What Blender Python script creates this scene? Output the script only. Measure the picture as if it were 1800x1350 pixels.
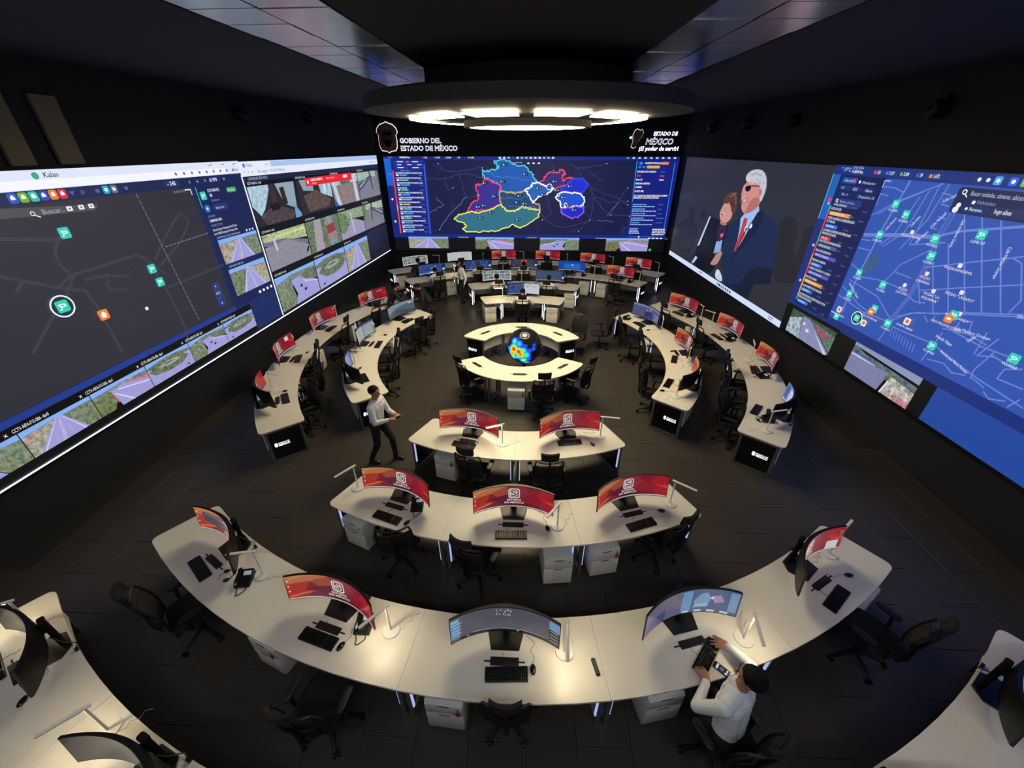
import bpy, bmesh, math, random
from math import sin, cos, pi, radians as R
from mathutils import Vector, Matrix, Euler
from mathutils.geometry import tessellate_polygon
random.seed(7)
for o in list(bpy.data.objects): bpy.data.objects.remove(o)
SC = bpy.context.scene
COL = SC.collection

# ---------------------------------------------------------------- camera, world, exposure
cam_d = bpy.data.cameras.new('camera'); cam = bpy.data.objects.new('camera', cam_d); COL.objects.link(cam)
cam.location = (0.168, 0.0, 5.4); cam.rotation_euler = (pi/2 - 0.5299, 0, 0.041)
cam_d.sensor_width = 36; cam_d.lens = 710.92/1800*36; cam_d.clip_start = 0.05; cam_d.clip_end = 100
SC.camera = cam
w = bpy.data.worlds.new('world'); SC.world = w; w.use_nodes = True
w.node_tree.nodes['Background'].inputs[0].default_value = (0.02, 0.022, 0.03, 1)
w.node_tree.nodes['Background'].inputs[1].default_value = 0.5
SC.view_settings.view_transform = 'Standard'; SC.view_settings.look = 'None'
SC.view_settings.exposure = 0.0; SC.view_settings.gamma = 1.0; SC.view_settings.use_curve_mapping = False
CEILING_LAMP = 23.5      # luminance of the round ceiling luminaire
DESK_LAMP = 110.0         # luminance of the desk lamps that are switched on
SCREEN = 1.0             # luminance of the video walls
MONITOR = 0.66
# linear ceiling lights over the balcony the view is taken from
for x_ in (-3.6, 0.0, 3.6):
    la = bpy.data.lights.new('balcony_light', 'AREA'); la.shape = 'RECTANGLE'; la.size = 2.4; la.size_y = .3; la.energy = 62; la.color = (.93, .97, 1.0)
    lo = bpy.data.objects.new('balcony_light', la); COL.objects.link(lo); lo.location = (x_, -1.1, 6.45); lo.rotation_euler = (R(28), 0, 0)

# ---------------------------------------------------------------- materials
def lin(c):
    if isinstance(c, str):
        c = [int(c[i:i+2], 16)/255 for i in (0, 2, 4)]
        c = [x/12.92 if x <= .04045 else ((x+.055)/1.055)**2.4 for x in c]
    return tuple(c[:3])
MATS = {}
def mat(name, col, rough=.5, metal=0, emit=None, es=0, noise=0, scale=20, bump=0, spec=.5, stretch=None, alpha=1, coat=0):
    if name in MATS: return MATS[name]
    m = bpy.data.materials.new(name); m.use_nodes = True; nt = m.node_tree; b = nt.nodes['Principled BSDF']
    c = lin(col); b.inputs['Base Color'].default_value = (*c, 1)
    b.inputs['Roughness'].default_value = rough; b.inputs['Metallic'].default_value = metal
    b.inputs['Specular IOR Level'].default_value = spec; b.inputs['Coat Weight'].default_value = coat
    b.inputs['Alpha'].default_value = alpha
    if emit is not None:
        b.inputs['Emission Color'].default_value = (*lin(emit), 1); b.inputs['Emission Strength'].default_value = es
    if noise or bump:
        tc = nt.nodes.new('ShaderNodeTexCoord'); n = nt.nodes.new('ShaderNodeTexNoise')
        n.inputs['Scale'].default_value = scale; n.inputs['Detail'].default_value = 4
        mp = nt.nodes.new('ShaderNodeMapping'); mp.inputs['Scale'].default_value = stretch or (1, 1, 1)
        nt.links.new(tc.outputs['Object'], mp.inputs[0]); nt.links.new(mp.outputs[0], n.inputs['Vector'])
        if noise:
            mx = nt.nodes.new('ShaderNodeMix'); mx.data_type = 'RGBA'
            mx.inputs[6].default_value = (*[x*(1-noise) for x in c], 1); mx.inputs[7].default_value = (*[min(1, x*(1+noise)) for x in c], 1)
            nt.links.new(n.outputs['Fac'], mx.inputs[0]); nt.links.new(mx.outputs[2], b.inputs['Base Color'])
        if bump:
            bp = nt.nodes.new('ShaderNodeBump'); bp.inputs['Strength'].default_value = bump; bp.inputs['Distance'].default_value = .01
            nt.links.new(n.outputs['Fac'], bp.inputs['Height']); nt.links.new(bp.outputs[0], b.inputs['Normal'])
    MATS[name] = m; return m
def screen_mat(name, strength, scale, rough=.25):
    m = bpy.data.materials.new(name); m.use_nodes = True; nt = m.node_tree; b = nt.nodes['Principled BSDF']
    b.inputs['Base Color'].default_value = (.006, .006, .007, 1); b.inputs['Roughness'].default_value = rough
    at = nt.nodes.new('ShaderNodeAttribute'); at.attribute_name = 'Col'
    tc = nt.nodes.new('ShaderNodeTexCoord'); n = nt.nodes.new('ShaderNodeTexNoise'); n.inputs['Scale'].default_value = scale
    n.inputs['Detail'].default_value = 5; n.inputs['Roughness'].default_value = .7
    nt.links.new(tc.outputs['Object'], n.inputs['Vector'])
    rm = nt.nodes.new('ShaderNodeMapRange'); rm.inputs[1].default_value = .34; rm.inputs[2].default_value = .66
    rm.inputs[3].default_value = .3; rm.inputs[4].default_value = 1.7
    nt.links.new(n.outputs['Fac'], rm.inputs[0])
    mf = nt.nodes.new('ShaderNodeMix'); mf.inputs[2].default_value = 1.0      # float mix: 1 -> grain
    nt.links.new(at.outputs['Alpha'], mf.inputs[0]); nt.links.new(rm.outputs[0], mf.inputs[3])
    mu = nt.nodes.new('ShaderNodeVectorMath'); mu.operation = 'SCALE'
    nt.links.new(at.outputs['Color'], mu.inputs[0]); nt.links.new(mf.outputs[0], mu.inputs['Scale'])
    nt.links.new(mu.outputs[0], b.inputs['Emission Color']); b.inputs['Emission Strength'].default_value = strength
    return m
M_WALLSCREEN = screen_mat('led_wall_picture', SCREEN, 13, .4)
M_MONSCREEN = screen_mat('monitor_picture', MONITOR, 60, .18)
M_DESK = mat('white_laminate', 'd6d1c6', .36, noise=.035, scale=6, stretch=(1, 14, 1), bump=.02)
M_EDGE = mat('grey_steel', '8d9096', .38, .85, noise=.06, scale=30)
M_PANELW = mat('white_board', 'c9c8c4', .45, noise=.03, scale=8)
M_GLASSBLK = mat('black_glass', '050506', .06, noise=.2, scale=3)
M_BLK = mat('black_plastic', '0c0c0e', .42, noise=.15, scale=40)
M_BLKG = mat('black_gloss_plastic', '08080a', .22, noise=.15, scale=20)
M_CHAIR = mat('black_chair_plastic', '08080a', .5, noise=.2, scale=30, bump=.05)
M_FAB = mat('black_chair_fabric', '0a0a0b', .9, noise=.3, scale=220, bump=.2)
M_MESH = mat('black_chair_mesh', '0a0a0b', .8, noise=.35, scale=400, bump=.3)
M_HATCH = mat('black_cable_hatch', '0a0a0b', .55, noise=.2, scale=60)
M_LAMP = mat('white_lamp_enamel', 'd8d6d0', .35, noise=.03, scale=30)
M_LIT = mat('lit_lamp_diffuser', 'fff2cf', .5, emit=(1.0, .83, .52), es=DESK_LAMP, noise=.01)
M_OFF = mat('unlit_lamp_diffuser', 'c8c6bd', .5, noise=.02)
M_STRIP = mat('cool_light_strip', 'eef3ff', .5, emit=(.74, .86, 1.0), es=3.0, noise=.01)
M_STRIPDIM = mat('dim_light_strip', 'eef3ff', .5, emit=(.45, .55, 1.0), es=.75, noise=.01)
M_LOGO = mat('lit_sign_white', 'ffffff', .5, emit=(.78, .93, 1.0), es=1.6, noise=.01)
M_RED = mat('red_key_fob', 'b01d22', .5, noise=.1)
M_CABLE = mat('black_cable', '09090a', .5, noise=.1)
M_CABLEW = mat('grey_cable', '8f8d88', .5, noise=.1)
M_FLOOR = mat('dark_floor_tile', '37332f', .42, noise=.22, scale=2.2, bump=.012, spec=.35)
M_GROUT = mat('floor_joint', '1a1817', .8, noise=.2)
M_WALL = mat('matt_black_wall_paint', '12131f', .8, noise=.15, scale=5, bump=.02)
M_CEIL = mat('dark_ceiling_paint', '262b3e', .85, noise=.12, scale=3)
M_SOFFIT = mat('black_soffit_paint', '161515', .85, noise=.12, scale=3)
M_STRIPTILE = mat('polished_metal_ceiling_tile', 'cfd1da', .22, .9, noise=.15, scale=1.4, bump=.03, stretch=(1, 1, 1))

# ---------------------------------------------------------------- mesh building
class MB:
    def __init__(s): s.v = []; s.f = []
    def add(s, v, f):
        n = len(s.v); s.v += [tuple(p) for p in v]; s.f += [tuple(i+n for i in q) for q in f]; return s
    def box(s, c, d, rz=0, rx=0, ry=0):
        m = Euler((rx, ry, rz)).to_matrix(); a, b, e = d[0]/2, d[1]/2, d[2]/2
        v = [m @ Vector(p) + Vector(c) for p in ((-a,-b,-e),(a,-b,-e),(a,b,-e),(-a,b,-e),(-a,-b,e),(a,-b,e),(a,b,e),(-a,b,e))]
        return s.add(v, [(3,2,1,0),(4,5,6,7),(0,1,5,4),(1,2,6,5),(2,3,7,6),(3,0,4,7)])
    def rings(s, rings, cap=True):
        n = len(rings[0]); v = [p for r in rings for p in r]; f = []
        for i in range(len(rings)-1):
            for j in range(n):
                k = (j+1) % n; f.append((i*n+j, i*n+k, (i+1)*n+k, (i+1)*n+j))
        if cap: f += [tuple(range(n-1, -1, -1)), tuple((len(rings)-1)*n+j for j in range(n))]
        return s.add(v, f)
    def rbox(s, c, d, r=.03, b=.01, m=None, seg=4):
        def out(ins):
            hx, hy = d[0]/2-ins, d[1]/2-ins; rr = max(r-ins, .001); o = []
            for qx, qy, a0 in ((1,1,0),(-1,1,90),(-1,-1,180),(1,-1,270)):
                for k in range(seg+1):
                    a = R(a0+90*k/seg); o.append((qx*(hx-rr)+rr*cos(a), qy*(hy-rr)+rr*sin(a)))
            return o
        h = d[2]/2; rg = []
        for ins, z in ((b, -h), (b*.3, -h+b*.3), (0, -h+b), (0, h-b), (b*.3, h-b*.3), (b, h)):
            q = [Vector((x, y, z)) for x, y in out(ins)]
            if m: q = [m @ p for p in q]
            rg.append([p+Vector(c) for p in q])
        return s.rings(rg)
    def tube(s, pts, r, n=8, closed=False):
        P = [Vector(p) for p in pts]; rs = r if isinstance(r, (list, tuple)) else [r]*len(P); rg = []; up = None
        for i, p in enumerate(P):
            if closed: t = P[(i+1) % len(P)]-P[i-1]
            else: t = (P[i+1] if i+1 < len(P) else p)-(P[i-1] if i else p)
            t.normalize()
            if up is None:
                up = Vector((0, 0, 1)) if abs(t.z) < .9 else Vector((0, 1, 0))
            a = t.cross(up).normalized(); up = a.cross(t).normalized()
            rg.append([p+rs[i]*(cos(2*pi*k/n)*a+sin(2*pi*k/n)*up) for k in range(n)])
        if closed: rg.append(rg[0])
        return s.rings(rg, not closed)
    def lathe(s, prof, n=20, c=(0, 0, 0)):
        return s.rings([[(c[0]+r*cos(2*pi*k/n), c[1]+r*sin(2*pi*k/n), c[2]+z) for k in range(n)] for r, z in prof])
    def prism(s, poly, z0, z1):
        return s.rings([[(x, y, z0) for x, y in poly], [(x, y, z1) for x, y in poly]])
    def sheet(s, fn, nu, nv, off):           # closed panel: fn(u,v) and fn(u,v)+off(u,v)
        v = []; f = []
        for k in (0, 1):
            for j in range(nv+1):
                for i in range(nu+1):
                    p = Vector(fn(i/nu, j/nv)); v.append(p+Vector(off(i/nu, j/nv) if callable(off) else off) if k else p)
        N = (nu+1)*(nv+1); I = lambda i, j, k: k*N+j*(nu+1)+i
        for j in range(nv):
            for i in range(nu):
                f.append((I(i,j,0), I(i+1,j,0), I(i+1,j+1,0), I(i,j+1,0))); f.append((I(i,j,1), I(i,j+1,1), I(i+1,j+1,1), I(i+1,j,1)))
        for i in range(nu):
            f.append((I(i,0,0), I(i,0,1), I(i+1,0,1), I(i+1,0,0))); f.append((I(i,nv,0), I(i+1,nv,0), I(i+1,nv,1), I(i,nv,1)))
        for j in range(nv):
            f.append((I(0,j,0), I(0,j+1,0), I(0,j+1,1), I(0,j,1))); f.append((I(nu,j,0), I(nu,j,1), I(nu,j+1,1), I(nu,j+1,0)))
        return s.add(v, f)
    def ball(s, c, r, nu=16, nv=10, m=None):
        rr = r if isinstance(r, (list, tuple)) else (r, r, r); rg = []
        for j in range(nv+1):
            a = -pi/2+pi*(j+.5*(j == 0)*.02-.01*(j == nv))/nv; q = []
            for k in range(nu):
                p = Vector((rr[0]*cos(a)*cos(2*pi*k/nu), rr[1]*cos(a)*sin(2*pi*k/nu), rr[2]*sin(a)))
                q.append((m @ p if m else p)+Vector(c))
            rg.append(q)
        return s.rings(rg)
    def mesh(s, name, m, smooth=True, ang=.7):
        me = bpy.data.meshes.new(name); me.from_pydata(s.v, [], s.f)
        bm = bmesh.new(); bm.from_mesh(me); bmesh.ops.recalc_face_normals(bm, faces=bm.faces); bm.to_mesh(me); bm.free()
        me.materials.append(m)
        if smooth:
            me.shade_smooth(); me.set_sharp_from_angle(angle=ang)
        return me
def link(name, me, parent=None, loc=(0, 0, 0), rz=0, **kw):
    o = bpy.data.objects.new(name, me); COL.objects.link(o); o.location = loc; o.rotation_euler = (0, 0, rz)
    if parent: o.parent = parent
    for k, v in kw.items(): o[k] = v
    return o
def part(name, mb, m, parent, loc=(0, 0, 0), rz=0, smooth=True, **kw):
    return link(name, mb.mesh(name, m, smooth), parent, loc, rz, **kw)
def thing(name, label, cat, loc=(0, 0, 0), rz=0, group=None):
    o = link(name, None, None, loc, rz, label=label, category=cat); o.empty_display_size = .1
    if group: o['group'] = group
    return o
def dup(o, parent=None):
    c = o.copy(); COL.objects.link(c)
    if parent: c.parent = parent
    for ch in o.children: dup(ch, c)
    return c
PROTO = {}
def use(key, builder, name, label, cat, loc, rz, group=None):
    if key not in PROTO:
        o = thing(name, label, cat, loc, rz, group); builder(o); PROTO[key] = o
    else:
        o = dup(PROTO[key]); o.location = loc; o.rotation_euler = (0, 0, rz); o['label'] = label
        if 'group' in o.keys(): del o['group']
        if group: o['group'] = group
    return o

# flat pictures: coloured polygons laid on a surface, layer over layer
class Canvas:
    def __init__(s, fn, step=.0002, strips=0): s.fn = fn; s.v = []; s.f = []; s.c = []; s.z = step; s.step = step; s.strips = strips
    def _tris(s, pts, tris, col, g):
        c = (*lin(col), g); s.z += s.step
        for t in tris:
            q = [pts[i] for i in t]
            for k_, poly in (s._cut(q) if s.strips else [(0, q)]):
                n = len(s.v); s.v += [s._at(k_, x, y) if s.strips else s.fn(x, y, s.z) for x, y in poly]; s.f.append(tuple(range(n, n+len(poly)))); s.c += [c]*len(poly)
    def _cut(s, q):
        out = []; us = [p[0] for p in q]; n = s.strips
        for k in range(max(0, int(min(us)*n)), min(n, int(max(us)*n)+1)):
            p = q
            for lim, sg in ((k/n, 1), ((k+1)/n, -1)):
                r = []
                for i in range(len(p)):
                    a, b = p[i-1], p[i]; da, db = (a[0]-lim)*sg, (b[0]-lim)*sg
                    if (da >= 0) != (db >= 0): t = da/(da-db); r.append((a[0]+t*(b[0]-a[0]), a[1]+t*(b[1]-a[1])))
                    if db >= 0: r.append(b)
                p = r
                if len(p) < 3: break
            if len(p) >= 3: out.append((k, p))
        return out
    def _at(s, k, x, y):
        n = s.strips; return tuple(Vector(s.fn(k/n, y, s.z)).lerp(Vector(s.fn((k+1)/n, y, s.z)), x*n-k))
    def poly(s, col, pts, g=0):
        if len(pts) < 5 and len(pts) == 3: t = [(0, 1, 2)]
        else: t = tessellate_polygon([[Vector((x, y, 0)) for x, y in pts]])
        s._tris(pts, t, col, g)
    def rect(s, col, x0, y0, x1, y1, g=0): s._tris([(x0,y0),(x1,y0),(x1,y1),(x0,y1)], [(0,1,2),(0,2,3)], col, g)
    def rrect(s, col, x0, y0, x1, y1, r, asp=1, g=0):
        p = []
        for cx, cy, a0 in ((x1-r*asp,y1-r,0),(x0+r*asp,y1-r,90),(x0+r*asp,y0+r,180),(x1-r*asp,y0+r,270)):
            for k in range(4): a = R(a0+30*k); p.append((cx+r*asp*cos(a), cy+r*sin(a)))
        s._tris(p, [(0, i, i+1) for i in range(1, len(p)-1)], col, g)
    def disc(s, col, x, y, r, asp=1, n=14, g=0):
        p = [(x+r*asp*cos(2*pi*k/n), y+r*sin(2*pi*k/n)) for k in range(n)]; s._tris(p, [(0, i, i+1) for i in range(1, n-1)], col, g)
    def line(s, col, w, pts, g=0, asp=1):
        P = []; T = []
        for a, b in zip(pts, pts[1:]):
            dx, dy = (b[0]-a[0])/asp, b[1]-a[1]; L = math.hypot(dx, dy) or 1; nx, ny = -dy/L*w/2*asp, dx/L*w/2; ex, ey = dx/L*w*.3*asp, dy/L*w*.3
            n = len(P); P += [(a[0]+nx-ex,a[1]+ny-ey),(a[0]-nx-ex,a[1]-ny-ey),(b[0]-nx+ex,b[1]-ny+ey),(b[0]+nx+ex,b[1]+ny+ey)]; T += [(n,n+1,n+2),(n,n+2,n+3)]
        s._tris(P, T, col, g)
    def text(s, txt, x, y, h, col, rot=0, asp=1, bold=0, al='L', sx=1):
        v, t = glyphs(txt, bold)
        if not t: return
        W = max(p[0] for p in v)*h*sx; ox = -W/2 if al == 'C' else (-W if al == 'R' else 0); ca, sa = cos(R(rot)), sin(R(rot))
        P = [(x+asp*((a*h*sx+ox)*ca-b*h*sa), y+(a*h*sx+ox)*sa+b*h*ca) for a, b in v]; s._tris(P, t, col, 0)
    def build(s, name, m, parent, loc=(0, 0, 0), rz=0, **kw):
        return link(name, s.mesh(name, m), parent, loc, rz, **kw)
    def mesh(s, name, m):
        me = bpy.data.meshes.new(name); me.from_pydata(s.v, [], s.f); me.materials.append(m)
        a = me.color_attributes.new('Col', 'FLOAT_COLOR', 'CORNER')
        a.data.foreach_set('color', [x for c in s.c for x in c])
        return me
GL = {}
def smooth(p, n=2):                                  # corner cutting for soft outlines
    for _ in range(n): p = [q for a, b in zip(p, p[1:]+p[:1]) for q in ((a[0]*.75+b[0]*.25, a[1]*.75+b[1]*.25), (a[0]*.25+b[0]*.75, a[1]*.25+b[1]*.75))]
    return p
def glyphs(txt, bold=0):
    k = (txt, bold)
    if k not in GL:
        cu = bpy.data.curves.new('t', 'FONT'); cu.body = txt; cu.resolution_u = 2; cu.offset = bold
        o = bpy.data.objects.new('t', cu); me = o.to_mesh(); me.calc_loop_triangles()
        v = [(p.co.x/.72, p.co.y/.72) for p in me.vertices]; t = [tuple(q.vertices) for q in me.loop_triangles]
        o.to_mesh_clear(); bpy.data.objects.remove(o); bpy.data.curves.remove(cu); GL[k] = (v, t)
    return GL[k]

# ---------------------------------------------------------------- room shell
YC = 9.858; DB = 20.95; ZC = 6.6; SL = .048; W0 = 7.757
def lx(y, off=0): return -(W0 + off - SL*y)       # plane of the left LED wall
def rx(y, off=0): return W0 + off - SL*y
def slab(name, poly, z0, z1, m): return link(name, MB().prism(poly, z0, z1).mesh(name, m, False), None, kind='structure')
Y0 = -2.2
floor_poly = [(lx(Y0,.3),Y0-.2),(rx(Y0,.3),Y0-.2),(rx(DB+.3,.3),DB+.3),(lx(DB+.3,.3),DB+.3)]
floor = slab('floor', floor_poly, -.12, -.012, M_GROUT)
slab('ceiling', floor_poly, ZC, ZC+.15, M_CEIL)
slab('wall_left', [(lx(Y0,.15),Y0),(lx(DB+.2,.15),DB+.2),(lx(DB+.2,.3),DB+.2),(lx(Y0,.3),Y0)], -.01, ZC, M_WALL)
slab('wall_right', [(rx(Y0,.15),Y0),(rx(DB+.2,.15),DB+.2),(rx(DB+.2,.3),DB+.2),(rx(Y0,.3),Y0)], -.01, ZC, M_WALL)
slab('wall_back', [(lx(DB,.15),DB+.12),(rx(DB,.15),DB+.12),(rx(DB,.15),DB+.25),(lx(DB,.15),DB+.25)], -.01, ZC, M_WALL)
slab('wall_front', [(lx(Y0,.15),Y0-.15),(rx(Y0,.15),Y0-.15),(rx(Y0,.15),Y0),(lx(Y0,.15),Y0)], -.01, ZC, M_WALL)
# floor tiles: 0.565 x 1.13 m in running bond, 3 mm open joints
TX, TY = .565, 1.13
tile_me = MB().rings([[(x*TX/2*k, y*TY/2*k, z) for x, y in ((-1,-1),(1,-1),(1,1),(-1,1))] for k, z in ((.994, -.012), (.994, -.0012), (.990, 0))]).mesh('tile', M_FLOOR, False)
cells = []
for i in range(-14, 15):
    for j in range(-3, 20):
        x = -.075 + i*TX; y = 7.98 + (j-7)*TY + (TY/2 if i % 2 else 0)
        if lx(y, .1)+TX/2 < x < rx(y, .1)-TX/2 and Y0+TY/2 < y < DB-.4: cells.append((math.hypot(x-.17, y-3.5), x, y))
cells.sort()
for d, x, y in cells[:300]: link('floor_tile', tile_me, floor, (x, y, 0))
rest = MB()
for d, x, y in cells[300:]:
    rest.add([(p.co.x+x, p.co.y+y, p.co.z) for p in tile_me.vertices], [tuple(q.vertices) for q in tile_me.polygons])
part('floor_tiles', rest, M_FLOOR, floor, smooth=False, kind='stuff')
# black skirting kerb below the screens
for k, x_ in enumerate((-3.6, 0.0, 3.6)): slab('trim_%d' % (k+2), [(x_-1.3, -1.3), (x_+1.3, -1.3), (x_+1.3, -.9), (x_-1.3, -.9)], 6.5, ZC+.01, M_LAMP)   # housings of the balcony lights
# two polished tile bands in the ceiling
tmb = MB().rings([[(x*.575*k, y*.29*k, z) for x, y in ((-1,-1),(1,-1),(1,1),(-1,1))] for k, z in ((.985, .010), (.99, -.004), (.99, -.010))])
btile = tmb.mesh('band_tile', M_STRIPTILE, False)
for side in (-1, 1):
    band = thing('ceiling_band', 'polished metal tile band in the dark ceiling %s' % ('on the map and camera wall side' if side < 0 else 'on the presentation wall side'), 'ceiling panel', (0, 0, ZC-.006))
    band['kind'] = 'structure'
    mb = MB(); ang = .04*side
    for e in (1.94, 3.42):
        mb.tube([(side*e, 1.0, -.012), (side*(e-.44), 14.0, -.012)], .018, 6)
    part('edge_trim', mb, M_SOFFIT, band)
    for j in range(22):
        y = 1.4+j*.58
        t = link('ceiling_tile', btile, band, (side*(2.68-.034*(y-1)-.37), y, -.016+.003*((j*7+side) % 3)), side*.034)
        t.scale = (.62, 1, 1)
        t = link('ceiling_tile', btile, band, (side*(2.68-.034*(y-1)+.36), y, -.016+.003*((j*5+2) % 3)), side*.034)
        t.scale = (.62, 1, 1)
# dark soffit between the bands
slab('trim_1', [(-1.9, 1), (2.0, 1), (1.5, 14), (-1.4, 14)], ZC-.05, ZC+.01, M_SOFFIT)
# light reflections high on the left wall, painted as beige upright strips
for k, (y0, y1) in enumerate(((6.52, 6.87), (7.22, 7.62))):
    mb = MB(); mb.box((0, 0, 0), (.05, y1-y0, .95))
    link('reflection_strip', mb.mesh('reflection_strip', mat('beige_painted_reflection', '6a6454', .7, noise=.1, scale=60, bump=.1), False), None, (lx((y0+y1)/2, .11), (y0+y1)/2, 5.63), 0,
         label=('beige upright strip of painted reflection above the map screen, nearer the ceiling lamp' if k else 'beige upright strip of painted reflection above the map screen, cut by the picture edge'), category='painted reflection')
# round black spot projectors on the side walls
def spot_proj(o):
    mb = MB(); m = Matrix.Rotation(-pi/2, 3, 'Y')
    prof = [(.13, 0), (.15, .02), (.15, .2), (.135, .26), (.11, .26)]
    mb.rings([[m @ Vector((r*cos(2*pi*k/20), r*sin(2*pi*k/20), z)) for k in range(20)] for r, z in prof])
    part('housing', mb, M_BLK, o)
    mb = MB(); mb.rings([[m @ Vector((r*cos(2*pi*k/20), r*sin(2*pi*k/20), z)) for k in range(20)] for r, z in ((.108, .2), (.108, .245), (.06, .262))])
    part('lens', mb, M_BLKG, o)
    mb = MB().box((-.05, 0, .19), (.06, .05, .1)); part('bracket', mb, M_BLK, o)
spots = [(18.2, 6.02, 'R', 'nearest the back wall'), (15.6, 6.04, 'R', 'second from the back wall'), (13.2, 6.0, 'R', 'third from the back wall'), (8.95, 5.98, 'R', 'nearest the balcony'),
         (15.4, 6.2, 'L', 'nearest the back wall'), (12.0, 6.12, 'L', 'nearest the balcony')]
for y, z, sd, wh in spots:
    x = lx(y, .15) if sd == 'L' else rx(y, .15)
    use('spot', spot_proj, 'wall_spotlight', 'round black spotlight above the %s screen, %s' % ('street map' if sd == 'R' else 'camera grid', wh), 'spotlight', (x, y, z), pi if sd == 'L' else 0)

# ---------------------------------------------------------------- round ceiling luminaire
cx0 = .08
lum = thing('ring_chandelier', 'large round dark ceiling canopy with a ring of glowing panels and a central disc', 'ceiling light', (cx0, YC, 5.75))
M_CAN = mat('dark_grey_canopy', '3d3934', .7, noise=.08, scale=4)
part('canopy', MB().lathe([(1.30, .10), (1.75, .115), (2.55, .172), (3.10, .215), (3.17, .225), (3.17, .42), (3.12, .45), (.2, .47)], 72), M_CAN, lum)
part('ceiling_drum', MB().lathe([(.2, .46), (2.0, .46), (2.0, .87), (.2, .87)], 48), M_SOFFIT, lum)
M_PAN = mat('glowing_ceiling_panel', 'fff4d8', .5, emit=(1.0, .83, .52), es=CEILING_LAMP, noise=.01)
for k in range(12):
    a0, a1 = R(k*30+3.6), R(k*30+26.4)
    def fn(u, v, a0=a0, a1=a1):
        a = a0+(a1-a0)*u; r = 1.93+.43*v; z = .095+(r-1.75)/.8*.057-.022
        return (r*sin(a), -r*cos(a), z)
    part('light_panel', MB().sheet(fn, 5, 1, (0, 0, .02)), M_PAN, lum)
part('light_disc', MB().lathe([(.05, -.012), (1.16, -.01), (1.2, .0), (1.2, .02), (.05, .02)], 56), M_PAN, lum)
part('drum', MB().lathe([(1.2, -.006), (1.26, -.02), (1.3, -.01), (1.3, .12), (1.2, .12)], 56), M_CAN, lum)

# outlines of the picture content, in metres on the wall they are shown on
STATE = {'north':[(-1.51,4.86),(-1.25,4.9),(-0.86,4.85),(-0.65,4.71),(-0.09,4.66),(0.05,4.54),(0.23,4.31),(0.36,4.12),(0.47,3.99),(0.24,3.91),(0.19,3.8),(-0.07,3.68),(-0.11,3.6),(-0.51,3.52),(-0.78,3.56),(-1.27,3.58),(-1.23,3.72),(-1.27,3.88),(-1.49,3.96),(-1.75,4.07),(-1.92,4.15),(-2.05,4.39),(-2.04,4.49),(-1.74,4.43),(-1.39,4.54),(-1.32,4.66)],
'west':[(-1.92,4.15),(-1.75,4.07),(-1.49,3.96),(-1.27,3.88),(-1.23,3.72),(-1.27,3.58),(-1.25,3.35),(-1.23,3.15),(-1.19,3.02),(-1.51,2.9),(-1.97,2.75),(-2.29,2.77),(-2.57,2.7),(-2.84,2.75),(-2.6,3.1),(-2.32,3.27),(-2.26,3.47),(-2.39,3.71),(-2.4,3.87),(-2.11,3.91)],
'centre':[(-1.27,3.58),(-0.78,3.56),(-0.51,3.52),(-0.11,3.6),(-0.07,3.68),(0.11,3.44),(0.34,3.32),(0.39,3.11),(0.62,3.03),(0.63,2.8),(0.03,2.9),(-0.24,2.94),(-0.51,2.77),(-0.97,2.75),(-1.19,3.02),(-1.23,3.15),(-1.25,3.35)],
'south':[(-3.51,2.37),(-3.27,2.59),(-2.89,2.68),(-2.57,2.7),(-2.3,2.64),(-1.97,2.75),(-1.51,2.9),(-1.19,3.02),(-0.97,2.75),(-0.51,2.77),(-0.24,2.94),(0.03,2.9),(0.63,2.8),(0.57,2.48),(0.23,2.27),(-0.13,2.05),(-0.37,2),(-0.6,2.13),(-0.97,2),(-1.3,1.86),(-1.82,1.8),(-2.94,1.79),(-3.12,1.94),(-2.93,2.07),(-3.06,2.2)],
'neast':[(0.5,3.99),(0.8,4.12),(0.88,4.31),(1.13,4.41),(1.4,4.39),(1.52,4.51),(1.69,4.47),(1.75,4.32),(1.62,4.24),(1.68,4.04),(1.93,4.2),(2.11,4.12),(1.87,3.85),(1.52,3.81),(1.26,3.73),(0.9,3.84)],
'east':[(2.11,4.12),(2.36,4.18),(2.63,4.09),(2.82,3.93),(2.67,3.69),(2.59,3.53),(2.15,3.57),(1.8,3.49),(1.52,3.69),(1.87,3.85)],
'valley':[(-0.07,3.68),(0.19,3.8),(0.24,3.91),(0.5,3.99),(0.9,3.84),(1.26,3.73),(1.13,3.6),(0.87,3.48),(0.56,3.4),(0.3,3.11),(0.11,3.44)],
'mid':[(1.53,3.53),(1.97,3.57),(2.42,3.53),(2.7,3.37),(2.68,3),(2.37,3),(2.02,2.91),(1.66,2.91),(1.6,3.12),(1.36,3.36)],
'seast':[(1.66,2.87),(2.02,2.91),(2.69,2.98),(2.74,2.71),(2.5,2.47),(2.14,2.45),(1.86,2.58),(1.65,2.7)]}
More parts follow.
